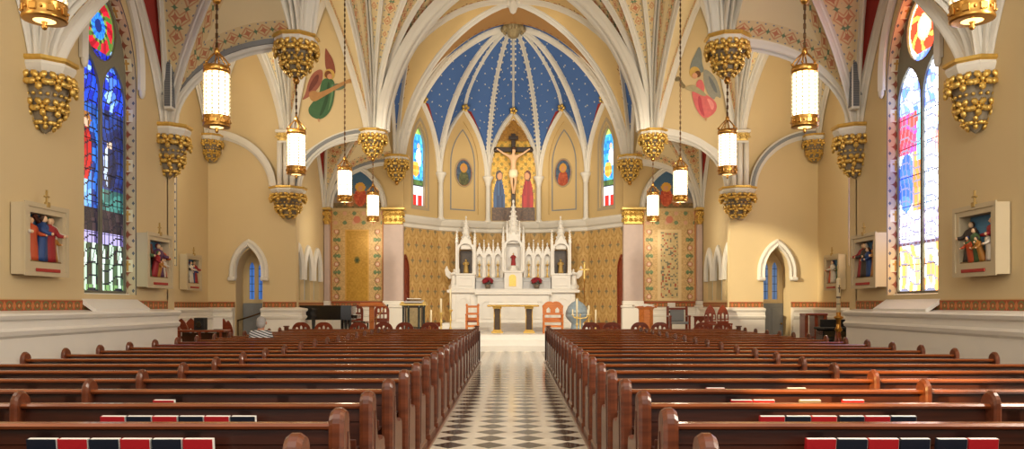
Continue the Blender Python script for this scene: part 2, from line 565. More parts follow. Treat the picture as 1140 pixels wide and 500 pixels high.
# nave vault (mostly above the photograph)
wm, rm = MB(), MB()
for s in (-1, 1):
    i = -s
    for d, dirs in [(7.67, (-1, 1)), (12.1, (-1, 1)), (16.5, (-1,))]:
        for g in dirs:
            fan((s * XA, d, ZA), [
                (0, g * 2.2, ZC - ZA + .25, 1.6, HEAVY, 0),
                (i * 2.0, g * 2.2, 5.6, 1.7, RIB, 0),
                (i * 4.5, g * 2.2, 5.9, 1.7, RIB, 0),
                (i * 4.5, 0, 5.5, 1.8, HEAVY, None)], wm, rm)
            fan((s * XA, d, ZA), [(s * .55, g * 2.0, 1.6, 1.5, RIB, None), (s * .5, g * .5, 1.4, 1.3, RIB, None)], wm, rm)
struct(wm.build('ceiling', [M['web']]), 'stencilled high vault over the pews', 'vault')
trim(rm, M['stone'], 'cream ribs of the high vault over the pews')

# crossing vault
wm, rm = MB(), MB()
for s in (-1, 1):
    i = -s
    for d, g in ((16.5, 1), (25.4, -1)):
        fan((s * XA, d, ZA), [
            (0, g * 4.45, 6.35, 1.9, HEAVY, 0),
            (i * 1.9, g * 4.45, 6.35, 1.85, RIB, 0),
            (i * 4.5, g * 4.45, 6.35, 1.8, RIB, 0),
            (i * 4.5, g * 1.6, 5.8, 1.8, RIB, 0),
            (i * 4.5, 0, 5.2, 1.75, None, None)], wm, rm)
    pts, nr = rib_curve((s * XA, 25.4, ZA), (i * 4.5, 0), 5.2, 1.75, 24, .3)
    rm.sweep(pts, nr, ARCH)
    pts, nr = rib_curve((s * XA, 16.5, ZA), (i * 4.5, 0), 5.2, 1.75, 24, .2)
    rm.sweep(pts, nr, HEAVY)
struct(wm.build('ceiling', [M['web']]), 'stencilled rib vault over the crossing before the altar', 'vault')
trim(rm, M['stone'], 'cream ribs and moulded arches of the crossing')

# transept vaults
for s in (-1, 1):
    sd = SIDE[s]; i = -s
    wm, rm = MB(), MB()
    for d, g, e in ((25.3, -1, 1), (16.6, 1, 0)):
        zc = 7.1 if e else ZW
        fan((s * XA, d, ZA), [
            (s * 1.5, 0, 4.35, 1.15, RIB if e else None, 0),
            (s * 1.3, g * 4.4, 6.35, 1.4, RIB, 0),
            (0, g * 4.4, 6.35, 1.9, None, None)], wm, rm)
        fan((s * XW, d, zc), [
            (i * 1.2, 0, 11.5 - zc, 1.25, RIB if e else None, 0),
            (i * 1.4, g * 4.4, 13.5 - zc, 1.5, RIB, 0),
            (0, g * 4.4, 11.2 - zc, 1.6, HEAVY, 0),
            (s * 1.3, g * 4.4, 11.2 - zc, 1.5, RIB, 0),
            (s * 1.3, 0, 10.3 - zc, 1.35, RIB if e else None, None)], wm, rm)
        zk = 6.9
        fan((s * (XT - .05), d, zk), [
            (i * 1.25, 0, 10.3 - zk, 1.4, RIB if e else None, 0),
            (i * 1.25, g * 4.4, 11.2 - zk, 1.5, RIB, 0),
            (0, g * 4.4, 10.6 - zk, 1.5, RIB, None)], wm, rm)
    # blind quarter arch on the far wall and open quarter arch towards the chapel
    quarter_arch(rm, (s * (XW + .45), 25.34, ZW), s * 2.05, 1.8, HEAVY)
    quarter_arch(rm, (s * (XW - .25), 25.34, ZW), i * 2.4, 1.85, HEAVY)
    # triple shaft standing between the pier corbel and its capital
    for k in (-.2, 0, .2):
        rm.lathe([(.09, ZW - .05), (.09, 6.75)], 10, (s * XW + k, 25.08, 0))
    struct(wm.build('ceiling', [M['web']]), 'stencilled vault over the %s transept' % sd, 'vault')
    trim(rm, [M['stone'], M['grey']], 'cream ribs, shafts and blind arches of the %s transept' % sd)

# chancel vault
wm, rm = MB(), MB()
for s in (-1, 1):
    i = -s
    for d, g in ((25.4, 1), (30.15, -1)):
        far = g < 0
        fan((s * XA, d, ZA), [
            (0, g * 2.38, ZC - ZA + 2.0, 1.6, RIB, 1),
            (i * .95, g * 1.5, 4.7, 1.35, RIB, 0),
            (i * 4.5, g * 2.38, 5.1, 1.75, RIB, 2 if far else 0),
            (i * 4.5, 0, 5.15, 1.75, None, None)], wm, rm)
struct(wm.build('ceiling', [M['webchancel'], M['webblue'], M['webbrown']]), 'ochre and blue vault over the chancel', 'vault')
trim(rm, M['stone'], 'cream diagonal ribs of the chancel vault')
b = MB()
b.lathe([(.06, .35), (.22, .28), (.26, .12), (.2, 0), (.16, -.12), (.1, -.3), (.0, -.36)], 12, (0, 27.8, 12.15))
for k in range(8):
    a = k * PI / 4; b.ball((.24 * math.cos(a), 27.8 + .24 * math.sin(a), 12.2), .09, .09, .12, 6, 4)
trim(b, M['stone'], 'carved stone boss at the top of the chancel vault', 'boss')

# ------------------------------------------------------------------ walls
DADO = [(0, 0), (.27, 0), (.27, .14), (.22, .18), (.22, 1.10), (.27, 1.14), (.29, 1.20), (.24, 1.24), (.24, 1.34), (.29, 1.37), (.31, 1.42), (.28, 1.45), (0, 1.49)]
def run(path, prof, mats, name_label, cat, inward, parent=None):
    """a moulding carried along a floor plan line; prof = (out, z)"""
    mb = MB()
    n = len(path); off = []
    for k in range(n):
        p = Vector(path[k])
        def nrm(a, b2):
            t = (Vector(b2) - Vector(a)).normalized(); q = Vector((-t.y, t.x)); return q * inward
        if k == 0: m = nrm(path[0], path[1])
        elif k == n - 1: m = nrm(path[-2], path[-1])
        else:
            a, c = nrm(path[k - 1], path[k]), nrm(path[k], path[k + 1])
            m = (a + c).normalized(); m = m / max(.3, m.dot(a))
        off.append((p, m))
    vs = []; fs = []; q = len(prof)
    for p, m in off:
        for o, z in prof:
            w = p + m * o; vs.append((w.x, w.y, z))
    for k in range(n - 1):
        for j in range(q - 1):
            fs.append((k * q + j, k * q + j + 1, (k + 1) * q + j + 1, (k + 1) * q + j))
    fs.append(tuple(range(q))); fs.append(tuple((n - 1) * q + j for j in range(q))[::-1])
    mb.add(vs, fs)
    return trim(mb, mats, name_label, cat)

def side_window(s, n, x, dc, half, z0, zs, rise, label, gmat, gfun, narrow=False):
    """window in a side wall: tracery frame and stained glass (a wall opening is cut separately)"""
    root = tag(bpy.data.objects.new('window_%d' % n, None), label, 'window', kind='structure')
    COL.objects.link(root); root.location = (s * x, dc, 0); root.empty_display_size = .3
    f = MB()
    top = zs + rise
    out = pointed(0, half, z0, zs, rise, 12)
    lw = half * .5 - .022
    holes = [pointed(c, lw, z0 + .06, zs - .42, lw * 1.55, 8) for c in (-half / 2, half / 2)]
    rc, rr = zs + rise * .50, half * .60
    holes.append([(rr * math.cos(a * PI / 12), rc + rr * 1.08 * math.sin(a * PI / 12)) for a in range(24)])
    f.plate(out, holes, yz(0, s), .20, .26)
    # roll moulding round the openings
    for hl in holes:
        f.tube([(s * .20, p[0], p[1]) for p in hl + [hl[0]]], .014, 6)
    f.build('tracery_frame', M['tracery'], root)
    nx = 62; ny = int(nx * (top - z0) / (2 * half))
    def inside(u, v):
        y = (u - .5) * 2 * half; z = z0 + v * (top - z0)
        if z > zs:
            R = (rise * rise + half * half) / (2 * half)
            if math.hypot(abs(y) + R - half, z - zs) > R: return None
        return gfun(u if s < 0 else 1 - u, v, nx, ny)
    g = painted('stained_glass', nx, ny, lambda u, v: (s * .245, (u - .5) * 2 * half, z0 + v * (top - z0)), inside, gmat, root)
    bars = MB()
    z = z0 + .55
    while z < zs - .4:
        bars.box(s * .232, s * .242, -half + .03, half - .03, z, z + .011); z += .55
    bars.build('saddle_bars', M['blackmatte'], root)
    return root

def lead(u, v, nx, ny, kx=5, ky=1.7):
    """True on a lead line, and a number for the piece of glass"""
    i, j = int(u * nx), int(v * ny)
    ci = int((i + 3 * math.sin(j * .13)) // kx); cj = int((j + 3 * math.sin(i * .2)) // (kx * ky))
    edge = int(i + 3 * math.sin(j * .13)) % kx == 0 or int(j + 3 * math.sin(i * .2)) % int(kx * ky) == 0
    return edge, h(ci + .5, cj + .3)
def mixc(a, b, t): return tuple(a[k] + (b[k] - a[k]) * t for k in range(3))
def inell(u, v, cu, cv, ru, rv): return ((u - cu) / ru) ** 2 + ((v - cv) / rv) ** 2 < 1

def rose(u, v, cv, rv, deep):
    ru = .30
    d = math.sqrt(((u - .5) / ru) ** 2 + ((v - cv) / rv) ** 2)
    a = math.atan2((v - cv) / rv, (u - .5) / ru)
    if d > 1.02: return None
    k = int((a + PI) / (2 * PI) * 24 + d * 3)
    if deep:
        if d < .22: return (10, 40, 110)
        if d < .42: return (40, 140, 235) if k % 2 else (20, 90, 210)
        if d < .55: return (120, 150, 60) if k % 2 else (40, 60, 30)
        if d < .9: return ((200, 20, 46) if k % 2 else (150, 10, 30)) if k % 4 else (70, 110, 40)
        return (90, 110, 50)
    if d < .3: return (250, 240, 230) if k % 2 else (90, 130, 220)
    if d < .45: return (250, 200, 120)
    if d < .9: return (232, 50, 30) if k % 4 else (250, 170, 60)
    return (250, 220, 150)

def glass_deep(u, v, nx, ny):
    e, q = lead(u, v, nx, ny)
    r = rose(u, v, .857, .098, True)
    if r and v > .78: return r
    uu = (u * 2) % 1.0; left = u < .5
    if e: return (8, 12, 30)
    if v > .60:                                              # blue canopies
        if abs(uu - .5) < .16 + .10 * math.sin(v * 90) and h(int(v * 60), left) > .35:
            return (150, 190, 235) if q > .5 else (70, 120, 225)
        return mixc((14, 24, 150), (30, 80, 235), q)
    if v > .275:                                             # figures
        w = (v - .275) / .325
        if left:
            if inell(uu, w, .55, .80, .11, .045): return (214, 170, 140)
            if inell(uu, w, .55, .83, .18, .075): return (150, 96, 40)
            if inell(uu, w, .52, .52, .26, .27): return mixc((150, 14, 20), (206, 40, 40), q) if uu > .4 else mixc((30, 90, 190), (80, 150, 225), q)
            if w < .36 and uu < .75: return mixc((60, 130, 220), (150, 200, 240), q)
            return mixc((20, 40, 110), (40, 110, 210), q)
        if inell(uu, w, .42, .66, .11, .04): return (206, 176, 150)
        if inell(uu, w, .44, .44, .25, .22): return mixc((12, 16, 40), (30, 40, 84), q) if uu > .36 else mixc((150, 170, 200), (210, 220, 230), q)
        if w < .2: return mixc((20, 60, 60), (70, 140, 130), q)
        return mixc((16, 26, 70), (30, 70, 160), q)
    if v > .20: return mixc((26, 22, 30), (60, 44, 50), q)
    if v > .165: return (170, 160, 210) if abs(uu - .5) < .34 else (90, 80, 130)
    b = (uu * 3) % 1.0
    if abs(b - .5) < .12 + .18 * max(0, .12 - abs(v - .10)) * 8: return mixc((170, 200, 170), (220, 235, 225), q)
    if v < .03: return (110, 150, 90)
    return mixc((44, 30, 26), (60, 90, 60), q)

def glass_bright(u, v, nx, ny):
    u = 1 - u
    e, q = lead(u, v, nx, ny)
    r = rose(u, v, .857, .098, False)
    if r and v > .78: return r
    uu = (u * 2) % 1.0; left = u < .5
    if e: return (90, 92, 110)
    if v > .60:
        if abs(uu - .5) < .18 + .12 * math.sin(v * 90): return mixc((226, 232, 250), (255, 255, 255), q)
        return mixc((60, 96, 225), (150, 180, 250), q)
    if v > .275:
        w = (v - .275) / .325
        if left:
            if inell(uu, w, .5, .86, .12, .05): return (232, 190, 160)
            if inell(uu, w, .5, .62, .26, .12): return mixc((236, 120, 110), (250, 210, 200), q)
            if inell(uu, w, .5, .40, .3, .30): return mixc((214, 222, 244), (255, 255, 255), q)
            return mixc((150, 180, 240), (225, 232, 250), q)
        if inell(uu, w, .45, .92, .2, .07): return (206, 60, 50)
        if w > .6 and uu > .3: return mixc((190, 50, 50), (120, 60, 160), q)
        if w > .5 and uu <= .3: return mixc((40, 150, 190), (120, 200, 220), q)
        if uu < .45: return mixc((150, 90, 40), (196, 130, 70), q)
        if inell(uu, w, .7, .3, .34, .3): return mixc((30, 60, 200), (70, 110, 240), q)
        return mixc((200, 210, 240), (240, 240, 250), q)
    if v > .165:
        if v < .172: return (70, 50, 60)
        return mixc((196, 186, 236), (250, 240, 250), q) if int(v * 90) % 3 else mixc((150, 130, 200), (220, 200, 240), q)
    b = (uu * 2) % 1.0
    if inell(b, v, .5, .08, .2, .05): return mixc((200, 130, 60), (240, 180, 100), q)
    return mixc((246, 222, 150), (255, 250, 225), q) if q > .3 else (240, 150, 70)

WIN = {-1: (M['glassleft'], glass_deep), 1: (M['glassright'], glass_bright)}
for s in (-1, 1):
    sd = SIDE[s]; i = -s
    gm, gf = WIN[s]
    # nave wall with its window opening
    w = MB()
    w.plate([(-3, 0), (16.55, 0), (16.55, 9.2), (-3, 9.2)], [pointed(14.25, .92, 1.76, 5.75, 1.66, 12)], yz(s * XW, s), 0, .27, 0, mi_side=1)
    # return of the wall at the transept
    w.box(s * XW, s * (XT + .3), 16.5, 16.86, 0, 14)
    struct(w.build('wall_%s' % sd, [M['plaster'], M['jamb']]), 'tan plastered nave wall on the %s' % sd, 'wall')
    side_window(s, 1 if s < 0 else 2, XW, 14.25, .92, 1.76, 5.75, 1.66,
                ('tall two-light window with deep blue stained glass and red rose on the left wall' if s < 0 else
                 'tall sunlit two-light window with white, blue and orange glass on the right wall'), gm, gf)
    # transept side wall
    w = MB()
    w.plate([(16.5, 0), (25.8, 0), (25.8, 14), (16.5, 14)], [pointed(22.35, .72, 2.7, 6.2, 1.25, 12)], yz(s * XT, s), 0, .27, 0, mi_side=1)
    struct(w.build('wall_%s_transept' % sd, [M['plaster'], M['jamb']]), 'tan plastered end wall of the %s transept' % sd, 'wall')
    side_window(s, 3 if s < 0 else 4, XT, 22.35, .72, 2.7, 6.2, 1.25,
                'narrow stained glass window in the %s transept, mostly hidden by the nave corner' % sd, gm, gf)
    # transept far wall: door niche, quarter-arch opening to the chapel, angel lunette
    c = s * 8.48
    q = [(s * XW + i * (.25 + 2.4 * (1 - math.cos(k * PI / 32))), ZW + 1.85 * math.sin(k * PI / 32)) for k in range(17)]
    outer = [(s * 10.1, 0), (s * 6.97, 0), (s * 6.97, ZW)] + q + [(s * XA, ZA), (s * XA, 14), (s * 10.1, 14)]
    w = MB()
    w.plate(outer, [pointed(c, .43, .02, 2.55, .82, 10)], xz(25.4), 0, .30)
    w.plate(pointed(c, .46, .0, 2.55, .86, 10), [pointed(c + k, .085, 1.75, 2.75, .24, 6) for k in (-.14, .16)], xz(26.1), 0, .1)
    w.plate(pointed(c, .46, .0, 2.55, .86, 10), [pointed(c, .43, .02, 2.55, .82, 10)], xz(25.7), 0, .42)
    struct(w.build('wall_%s_transept_east' % sd, [M['plaster']]), 'tan far wall of the %s transept with a pointed door niche' % sd, 'wall')
    hood = MB()
    pts = [(c - .52, 25.38, 2.42)] + [(p[0], 25.38, p[1]) for p in arc_pts(c, .52, 2.62, .95, 12)][::-1] + [(c + .52, 25.38, 2.42)]
    ctr = Vector((c, 25.38, 2.5))
    hood.sweep(pts, (0, -1, 0), [(-.11, -.05), (-.11, .05), (-.05, .12), (.03, .09), (.09, .14), (.12, .05), (.12, -.05)])
    for k in (-.52, .52): hood.box(c + k - .12, c + k + .12, 25.22, 25.42, 2.34, 2.46, .03)
    trim(hood, M['stone'], 'white pointed hood over the door niche in the %s transept' % sd, 'moulding')
    g = MB()
    for k in (-.14, .16): g.plate(pointed(c + k, .085, 1.75, 2.75, .24, 6), [], xz(26.14), 0, .02)
    o = g.build('window_%d' % (5 if s < 0 else 6), emit('blue_leaded_glass_' + sd, (70, 120, 200) if s < 0 else (90, 120, 165), .55))
    struct(o, 'pair of small blue lancets in the door niche of the %s transept' % sd, 'window')
    g = MB()
    for k in (-.14, .16):
        for z in (2.0, 2.25, 2.5, 2.75): g.box(c + k - .085, c + k + .085, 26.12, 26.14, z, z + .015)
        g.box(c + k - .006, c + k + .006, 26.12, 26.14, 1.75, 2.97)
    g.build('lead_bars', M['blackmatte'], o)
    # chapel side wall with three blind arches
    cs_ = (26.35, 27.62, 28.9)
    w = MB()
    w.plate([(25.72, 0), (30.19, 0), (30.19, 9), (25.72, 9)], [pointed(k, .40, 1.72, 2.62, .72, 8) for k in cs_], yz(s * XW, s), 0, .3)
    w.box(s * 6.975, s * (XW + .05), 25.45, 25.69, 0, ZW)
    struct(w.build('wall_%s_chapel' % sd, [M['plaster']]), 'tan side wall of the chapel on the %s of the altar' % sd, 'wall')
    hd_ = MB(); bk = MB()
    for k in cs_:
        pts = [(s * 7.19, k - .47, 2.42)] + [(s * 7.19, p[0], p[1]) for p in arc_pts(k, .47, 2.65, .88, 10)][::-1] + [(s * 7.19, k + .47, 2.42)]
        hd_.sweep(pts, (i, 0, 0), [(-.13, -.02), (-.12, .06), (-.04, .12), (.05, .10), (.13, .06), (.13, -.02)])
        bk.plate(pointed(k, .41, 1.70, 2.62, .74, 8), [], yz(s * (XW + .18), s), 0, .03)
        bk.box(s * (XW + .17), s * (XW + .18), k - .02, k + .02, 1.72, 3.2)
    trim(hd_, M['stone'], 'row of three white pointed hoods on the %s chapel wall' % sd, 'moulding')
    trim(bk, M['greyblind'] if 'greyblind' in M else plain('pale_blue_grey_panel', (190, 196, 196), .6), 'pale panels under the three blind arches on the %s' % sd, 'panel')
    # dado, border band and ledge mouldings
    run([(s * XW, -3), (s * XW, 16.5)], DADO, M['dado'], 'white moulded dado along the %s nave wall' % sd, 'dado', s)
    b = MB(); b.box(s * XW, s * (XW - .02), -3, 16.5, 1.45, 1.66)
    b.box(s * XW, s * (XW - .02), 16.9, 25.4, 1.45, 1.66) if False else None
    trim(b, M['border'], 'painted rust and green border along the %s nave wall' % sd, 'border')
    b = MB()
    b.box(s * XT, s * (XT - .02), 16.86, 25.4, 1.45, 1.66); b.box(s * XW, s * (XW - .02), 25.7, 30.2, 1.45, 1.66)
    trim(b, M['border'], 'painted rust border along the %s transept end wall' % sd, 'border')
    b = MB()
    b.box(s * XT, s * 8.93, 25.38, 25.4, 1.45, 1.66); b.box(s * 8.03, s * 6.95, 25.38, 25.4, 1.45, 1.66)
    b.box(s * XW, s * 4.2, 30.18, 30.2, 1.45, 1.70)
    trim(b, M['borderx'], 'painted rust border across the far walls on the %s' % sd, 'border')
    run([(s * XT, 16.86), (s * XT, 25.4), (s * 8.93, 25.4)], DADO, M['dado'], 'white dado round the %s transept' % sd, 'dado', -1 if s < 0 else 1)
    run([(s * 8.03, 25.4), (s * 6.97, 25.4), (s * 6.97, 25.7)], DADO, M['dado'], 'white dado at the %s crossing pier' % sd, 'dado', -1 if s < 0 else 1)
    run([(s * XW, 25.7), (s * XW, 30.2), (s * 4.2, 30.2)], [(o * .6, z) for o, z in DADO], M['dado'], 'white dado in the %s chapel' % sd, 'dado', -1 if s < 0 else 1)
    # sloping window sill cut into the dado
    sl = MB()
    sl.plate([(13.25, 0), (15.2, 0), (15.2, 1), (13.25, 1)], [], lambda u, v, w_: Vector((s * (XW + .15 - v * .40), u, 1.78 - v * .28 - w_)), 0, .08)
    trim(sl, M['dado'], 'sloping white sill under the tall window on the %s' % sd, 'sill')
    # hood moulding over the nave window with hanging stops
    hd_ = MB()
    pts = [(s * 7.19, 14.25 - 1.02, 5.7)] + [(s * 7.19, p[0], p[1]) for p in arc_pts(14.25, 1.02, 5.95, 1.85, 14)][::-1] + [(s * 7.19, 14.25 + 1.02, 5.7)]
    hd_.sweep(pts, (i, 0, 0), [(-.08, 0), (-.08, .06), (0, .12), (.08, .06), (.08, 0)])
    for k in (-1.02, 1.02):
        hd_.ball((s * 7.14, 14.25 + k, 5.68), .06, .07, .13, 8, 6)
    trim(hd_, M['stone'], 'cream hood moulding over the tall window on the %s' % sd, 'moulding')
    # column loudspeaker
    t = thing('column_loudspeaker', 'slim grey column loudspeaker above the gilded corbel at the %s transept corner' % sd, 'loudspeaker', (s * 6.98, 16.12, 5.55), 0)
    b = MB(); b.box(-.08, .08, -.1, .1, 0, 1.12, .015); b.build('cabinet', M['stone'], t)
    b = MB(); b.box(-.06, .06, -.112, -.1, .05, 1.07); b.box(i * .08, i * .092, -.08, .08, .05, 1.07); b.build('speaker_grille', M['grille'], t)
    b = MB(); b.box(s * .08, s * .24, -.03, .03, .3, .36); b.box(s * .08, s * .24, -.03, .03, .8, .86); b.build('bracket', M['grey'], t)

# chancel end wall with the mouth of the apse
mouth = [(-4.2, .0), (-4.2, ZA)] + [(p[0], p[1]) for p in arc_pts(0, 4.2, ZA, 5.42, 22)][::-1] + [(4.2, ZA), (4.2, .0)]
w = MB()
outer = [(-7.5, 0)] + mouth + [(7.5, 0), (7.5, 14), (-7.5, 14)]
w.plate(outer, [], xz(30.2), 0, .25)
struct(w.build('wall_back', [M['plaster2']]), 'ochre wall round the pointed mouth of the apse', 'wall')
m = MB()
pts = [Vector((p[0], 30.12, p[1])) for p in mouth]
nr = []
for k, p in enumerate(pts):
    t = (pts[min(k + 1, len(pts) - 1)] - pts[max(k - 1, 0)]).normalized()
    nr.append(t.cross(Vector((0, -1, 0))) * -1 if False else Vector((t.z, 0, -t.x)))
m.sweep(pts[1:-1], nr[1:-1], rolls(.16, .08, 2))
trim(m, M['stone'], 'cream moulded arch round the mouth of the apse', 'arch')

# ------------------------------------------------------------------ apse
M['bossgilt'] = plain('weathered_gilt_stone', (150, 134, 98), .5, .2, var=.3, scale=12)
AV = [(-4.3, 30.2), (-3.02, 31.97), (-1.09, 33.0), (1.09, 33.0), (3.02, 31.97), (4.3, 30.2)]
ZCOR, ZCAP, ZAP = 4.95, 6.85, 9.6
BOSS = Vector((0, 31.0, 12.52))
def facet(k):
    a, b2 = Vector(AV[k]), Vector(AV[k + 1]); m = (a + b2) / 2; t = (b2 - a).normalized(); n = Vector((-t.y, t.x))
    if n.y < 0 and k != 9: n = n if n.dot(m - Vector((0, 29))) > 0 else -n
    L = (b2 - a).length
    return (lambda u, v, w: Vector((m.x + t.x * u + n.x * w, m.y + t.y * u + n.y * w, v))), L
up, lo_, nich, ribs, cols = MB(), MB(), MB(), MB(), MB()
GL = []
for k in range(5):
    fn, L = facet(k)
    top = 9.9
    if k in (0, 4):
        hole = [pointed(0, .40, 5.4, 7.75, .95, 10)]
        dep = .22
    elif k == 2:
        hole = [pointed(0, .90, ZCOR + .12, 7.2, 2.15, 12)]; dep = .08
    else:
        hole = [pointed(0, .68, ZCOR + .35, 7.35, 1.75, 12)]; dep = .07
    up.plate([(-L / 2, ZCOR - .1), (L / 2, ZCOR - .1), (L / 2, top), (-L / 2, top)], hole, fn, 0, dep)
    lo_.plate([(-L / 2, .4), (L / 2, .4), (L / 2, ZCOR), (-L / 2, ZCOR)], [], fn, 0, .2)
    if k in (1, 3):
        up.plate(pointed(0, .72, ZCOR + .3, 7.35, 1.8, 12), [], fn, .07, .12)
    # painted outline and arch ribs
    for (hw, z0, zs, rs, wd, mi) in (((.56, 5.45, 7.35, 1.45, .05, 0) if k in (1, 3) else (.52, 5.3, 7.8, 1.15, .11, 1)),):
        if k != 2:
            o1 = pointed(0, hw, z0, zs, rs, 12); o2 = pointed(0, hw - wd, z0 + wd, zs, rs - wd * 1.3, 12)
            nich.plate(o1, [o2], fn, -.012 + (.07 if k in (1, 3) else 0), .08 if k in (1, 3) else .05, mi)
    ap = arc_pts(0, L / 2 - .04, ZCAP, ZAP - ZCAP, 10)
    pts = [fn(p[0], p[1], -.05) for p in ap]
    inn = -(fn(0, 0, 1) - fn(0, 0, 0))
    ribs.sweep(pts, inn, rolls(.17, .13))
    if k in (0, 4):
        s = -1 if k == 0 else 1
        root = bpy.data.objects.new('window_%d' % (7 if k == 0 else 8), None); COL.objects.link(root)
        struct(root, 'narrow stained glass lancet in the apse, %s of the altar' % SIDE[s], 'window')
        def pic(u, v):
            y = (u - .5) * .8; z = 5.4 + v * 3.3
            if z > 7.75:
                R = (.95 ** 2 + .4 ** 2) / .8
                if math.hypot(abs(y) + R - .4, z - 7.75) > R: return None
            q = h(int(u * 7) + .1, int(v * 26)); 
            if u < .07 or u > .93: return (60, 160, 150)
            if v < .27:
                if abs(v - .265) < .012 or v < .03: return (40, 40, 40)
                if v < .15 and abs(u - .3) < .14 or v < .15 and abs(u - .7) < .14: return (206, 40, 36)
                return mixc((200, 220, 240), (255, 255, 255), q)
            if v < .34: return mixc((40, 60, 40), (90, 120, 60), q)
            if inell(u, v, .40, .46, .26, .09): return mixc((230, 140, 40), (250, 190, 90), q)
            if inell(u, v, .62, .60, .2, .11): return mixc((206, 210, 225), (255, 255, 255), q)
            if inell(u, v, .6, .74, .10, .035): return (226, 180, 150)
            if v > .88: return mixc((120, 180, 80), (230, 220, 120), q)
            return mixc((30, 110, 200), (90, 200, 235), q)
        painted('stained_glass', 20, 66, lambda u, v, fn=fn: fn((u - .5) * .8, 5.4 + v * 3.3, .17), pic, M['glassapse'], root)
        fr = MB()
        fr.plate(pointed(0, .40, 5.4, 7.75, .95, 10), [pointed(0, .33, 5.47, 7.75, .82, 10)], fn, .06, .17)
        fr.build('window_frame', M['trim'], root)
struct(up.build('wall_back_apse', [M['plaster2']]), 'ochre upper wall of the apse', 'wall')
struct(lo_.build('wall_back_apse_lower', [M['damask']]), 'gold damask patterned lower wall of the apse', 'wall')
trim(nich, [M['grey'], M['trim']], 'painted outlines of the pointed apse panels', 'moulding')
# apse vault
wm = MB()
def vcurve(a, b2, p, n):
    a, b2 = Vector(a), Vector(b2); dz = b2.z - a.z; pl = Vector((b2.x - a.x, b2.y - a.y, 0))
    out = []
    for i in range(n + 1):
        t = i / n; u = .6 * (1 - math.cos(t * PI / 2)) + .4 * t * t if p > 1.5 else t
        out.append(Vector((a.x, a.y, a.z)) + pl * u + Vector((0, 0, dz * (max(0, 1 - (1 - u) ** p)) ** (1 / p))))
    return out
def nrms(pts):
    out = []
    for i, p in enumerate(pts):
        t = (pts[min(i + 1, len(pts) - 1)] - pts[max(i - 1, 0)]).normalized()
        hd = Vector((BOSS.x - pts[0].x, BOSS.y - pts[0].y, 0)).normalized()
        out.append(hd * t.z - Vector((0, 0, 1)) * t.dot(hd))
    return out
dent = MB()
def dentils(pts, w):
    L = 0; nr_ = nrms(pts)
    for i in range(3, len(pts) - 2):
        t = (pts[i + 1] - pts[i]); ln = t.length; t = t / ln
        S = t.cross(nr_[i]).normalized()
        for q in range(int(ln / .16)):
            p = pts[i] + t * (.16 * q)
            for sg in (-1, 1):
                c = p + S * sg * w + nr_[i] * .02
                R = Matrix((S, t, nr_[i])).transposed()
                vs = [c + R @ Vector((x * .032, y * .035, z * .035)) for z in (0, 1) for y in (-1, 1) for x in (-1, 1)]
                dent.add(vs, [(4, 5, 7, 6), (0, 1, 5, 4), (2, 6, 7, 3), (0, 4, 6, 2), (1, 3, 7, 5)])
vr = [vcurve((v[0], v[1], ZCAP), BOSS, 1.7, 22) for v in AV]
for p in vr: ribs.sweep(p, nrms(p), rolls(.15, .16)); dentils(p, .10)
for k in range(5):
    fn, L = facet(k)
    P = fn(0, ZAP, -.02)
    mr = vcurve(P, BOSS, 1.45, 14)
    ribs.sweep(mr, nrms(mr), rolls(.12, .13)); dentils(mr, .085)
    ap = [fn(p[0], p[1], -.02) for p in arc_pts(0, L / 2, ZCAP, ZAP - ZCAP, 8)]
    right, left = ap[:9], ap[8:][::-1]
    for half_, V in ((left, vr[k]), (right, vr[k + 1])):
        Bc = half_ + mr[1:]
        Ac = V
        nA = len(Bc); Ar = []
        for i in range(nA):
            t = i / (nA - 1) * (len(Ac) - 1); j = min(int(t), len(Ac) - 2)
            Ar.append(Ac[j].lerp(Ac[j + 1], t - j))
        cut = k != 2 and (half_ is right) == (k < 2)
        if cut:
            Mc = [a.lerp(b_, .72) for a, b_ in zip(Ar, Bc)]
            wm.web(Ar, Mc, 4, 0); wm.web(Mc[:9], Bc[:9], 4, 1); wm.web(Mc[8:], Bc[8:], 4, 0)
        else: wm.web(Ar, Bc, 6, 0)
for s, v in ((-1, vr[0]), (1, vr[-1])):
    mc = [(s * abs(p[0]), 30.44, p[1]) for p in arc_pts(0, 4.2, ZA, 5.42, 22)[:23]]
    wm.web(mc, v, 5, 0)
struct(wm.build('ceiling', [M['webblue'], M['webred']]), 'blue vault with gold stars over the altar', 'vault')
trim(ribs, M['stone'], 'cream ribs fanning from the boss of the blue apse vault')
trim(dent, M['stone'], 'small cream studs along the ribs of the blue vault', 'moulding')
b = MB()
b.lathe([(.05, .25), (.34, .2), (.42, .02), (.34, -.1), (.26, -.14), (.2, -.3), (.08, -.36), (0, -.38)], 16, BOSS + Vector((0, -.25, -.22)))
for k in range(10):
    a = k * PI / 5; b.ball((BOSS.x + .40 * math.cos(a), BOSS.y - .25 + .40 * math.sin(a), BOSS.z - .25), .1, .1, .13, 6, 4)
trim(b, M['bossgilt'], 'large carved boss where the blue vault ribs meet', 'boss')
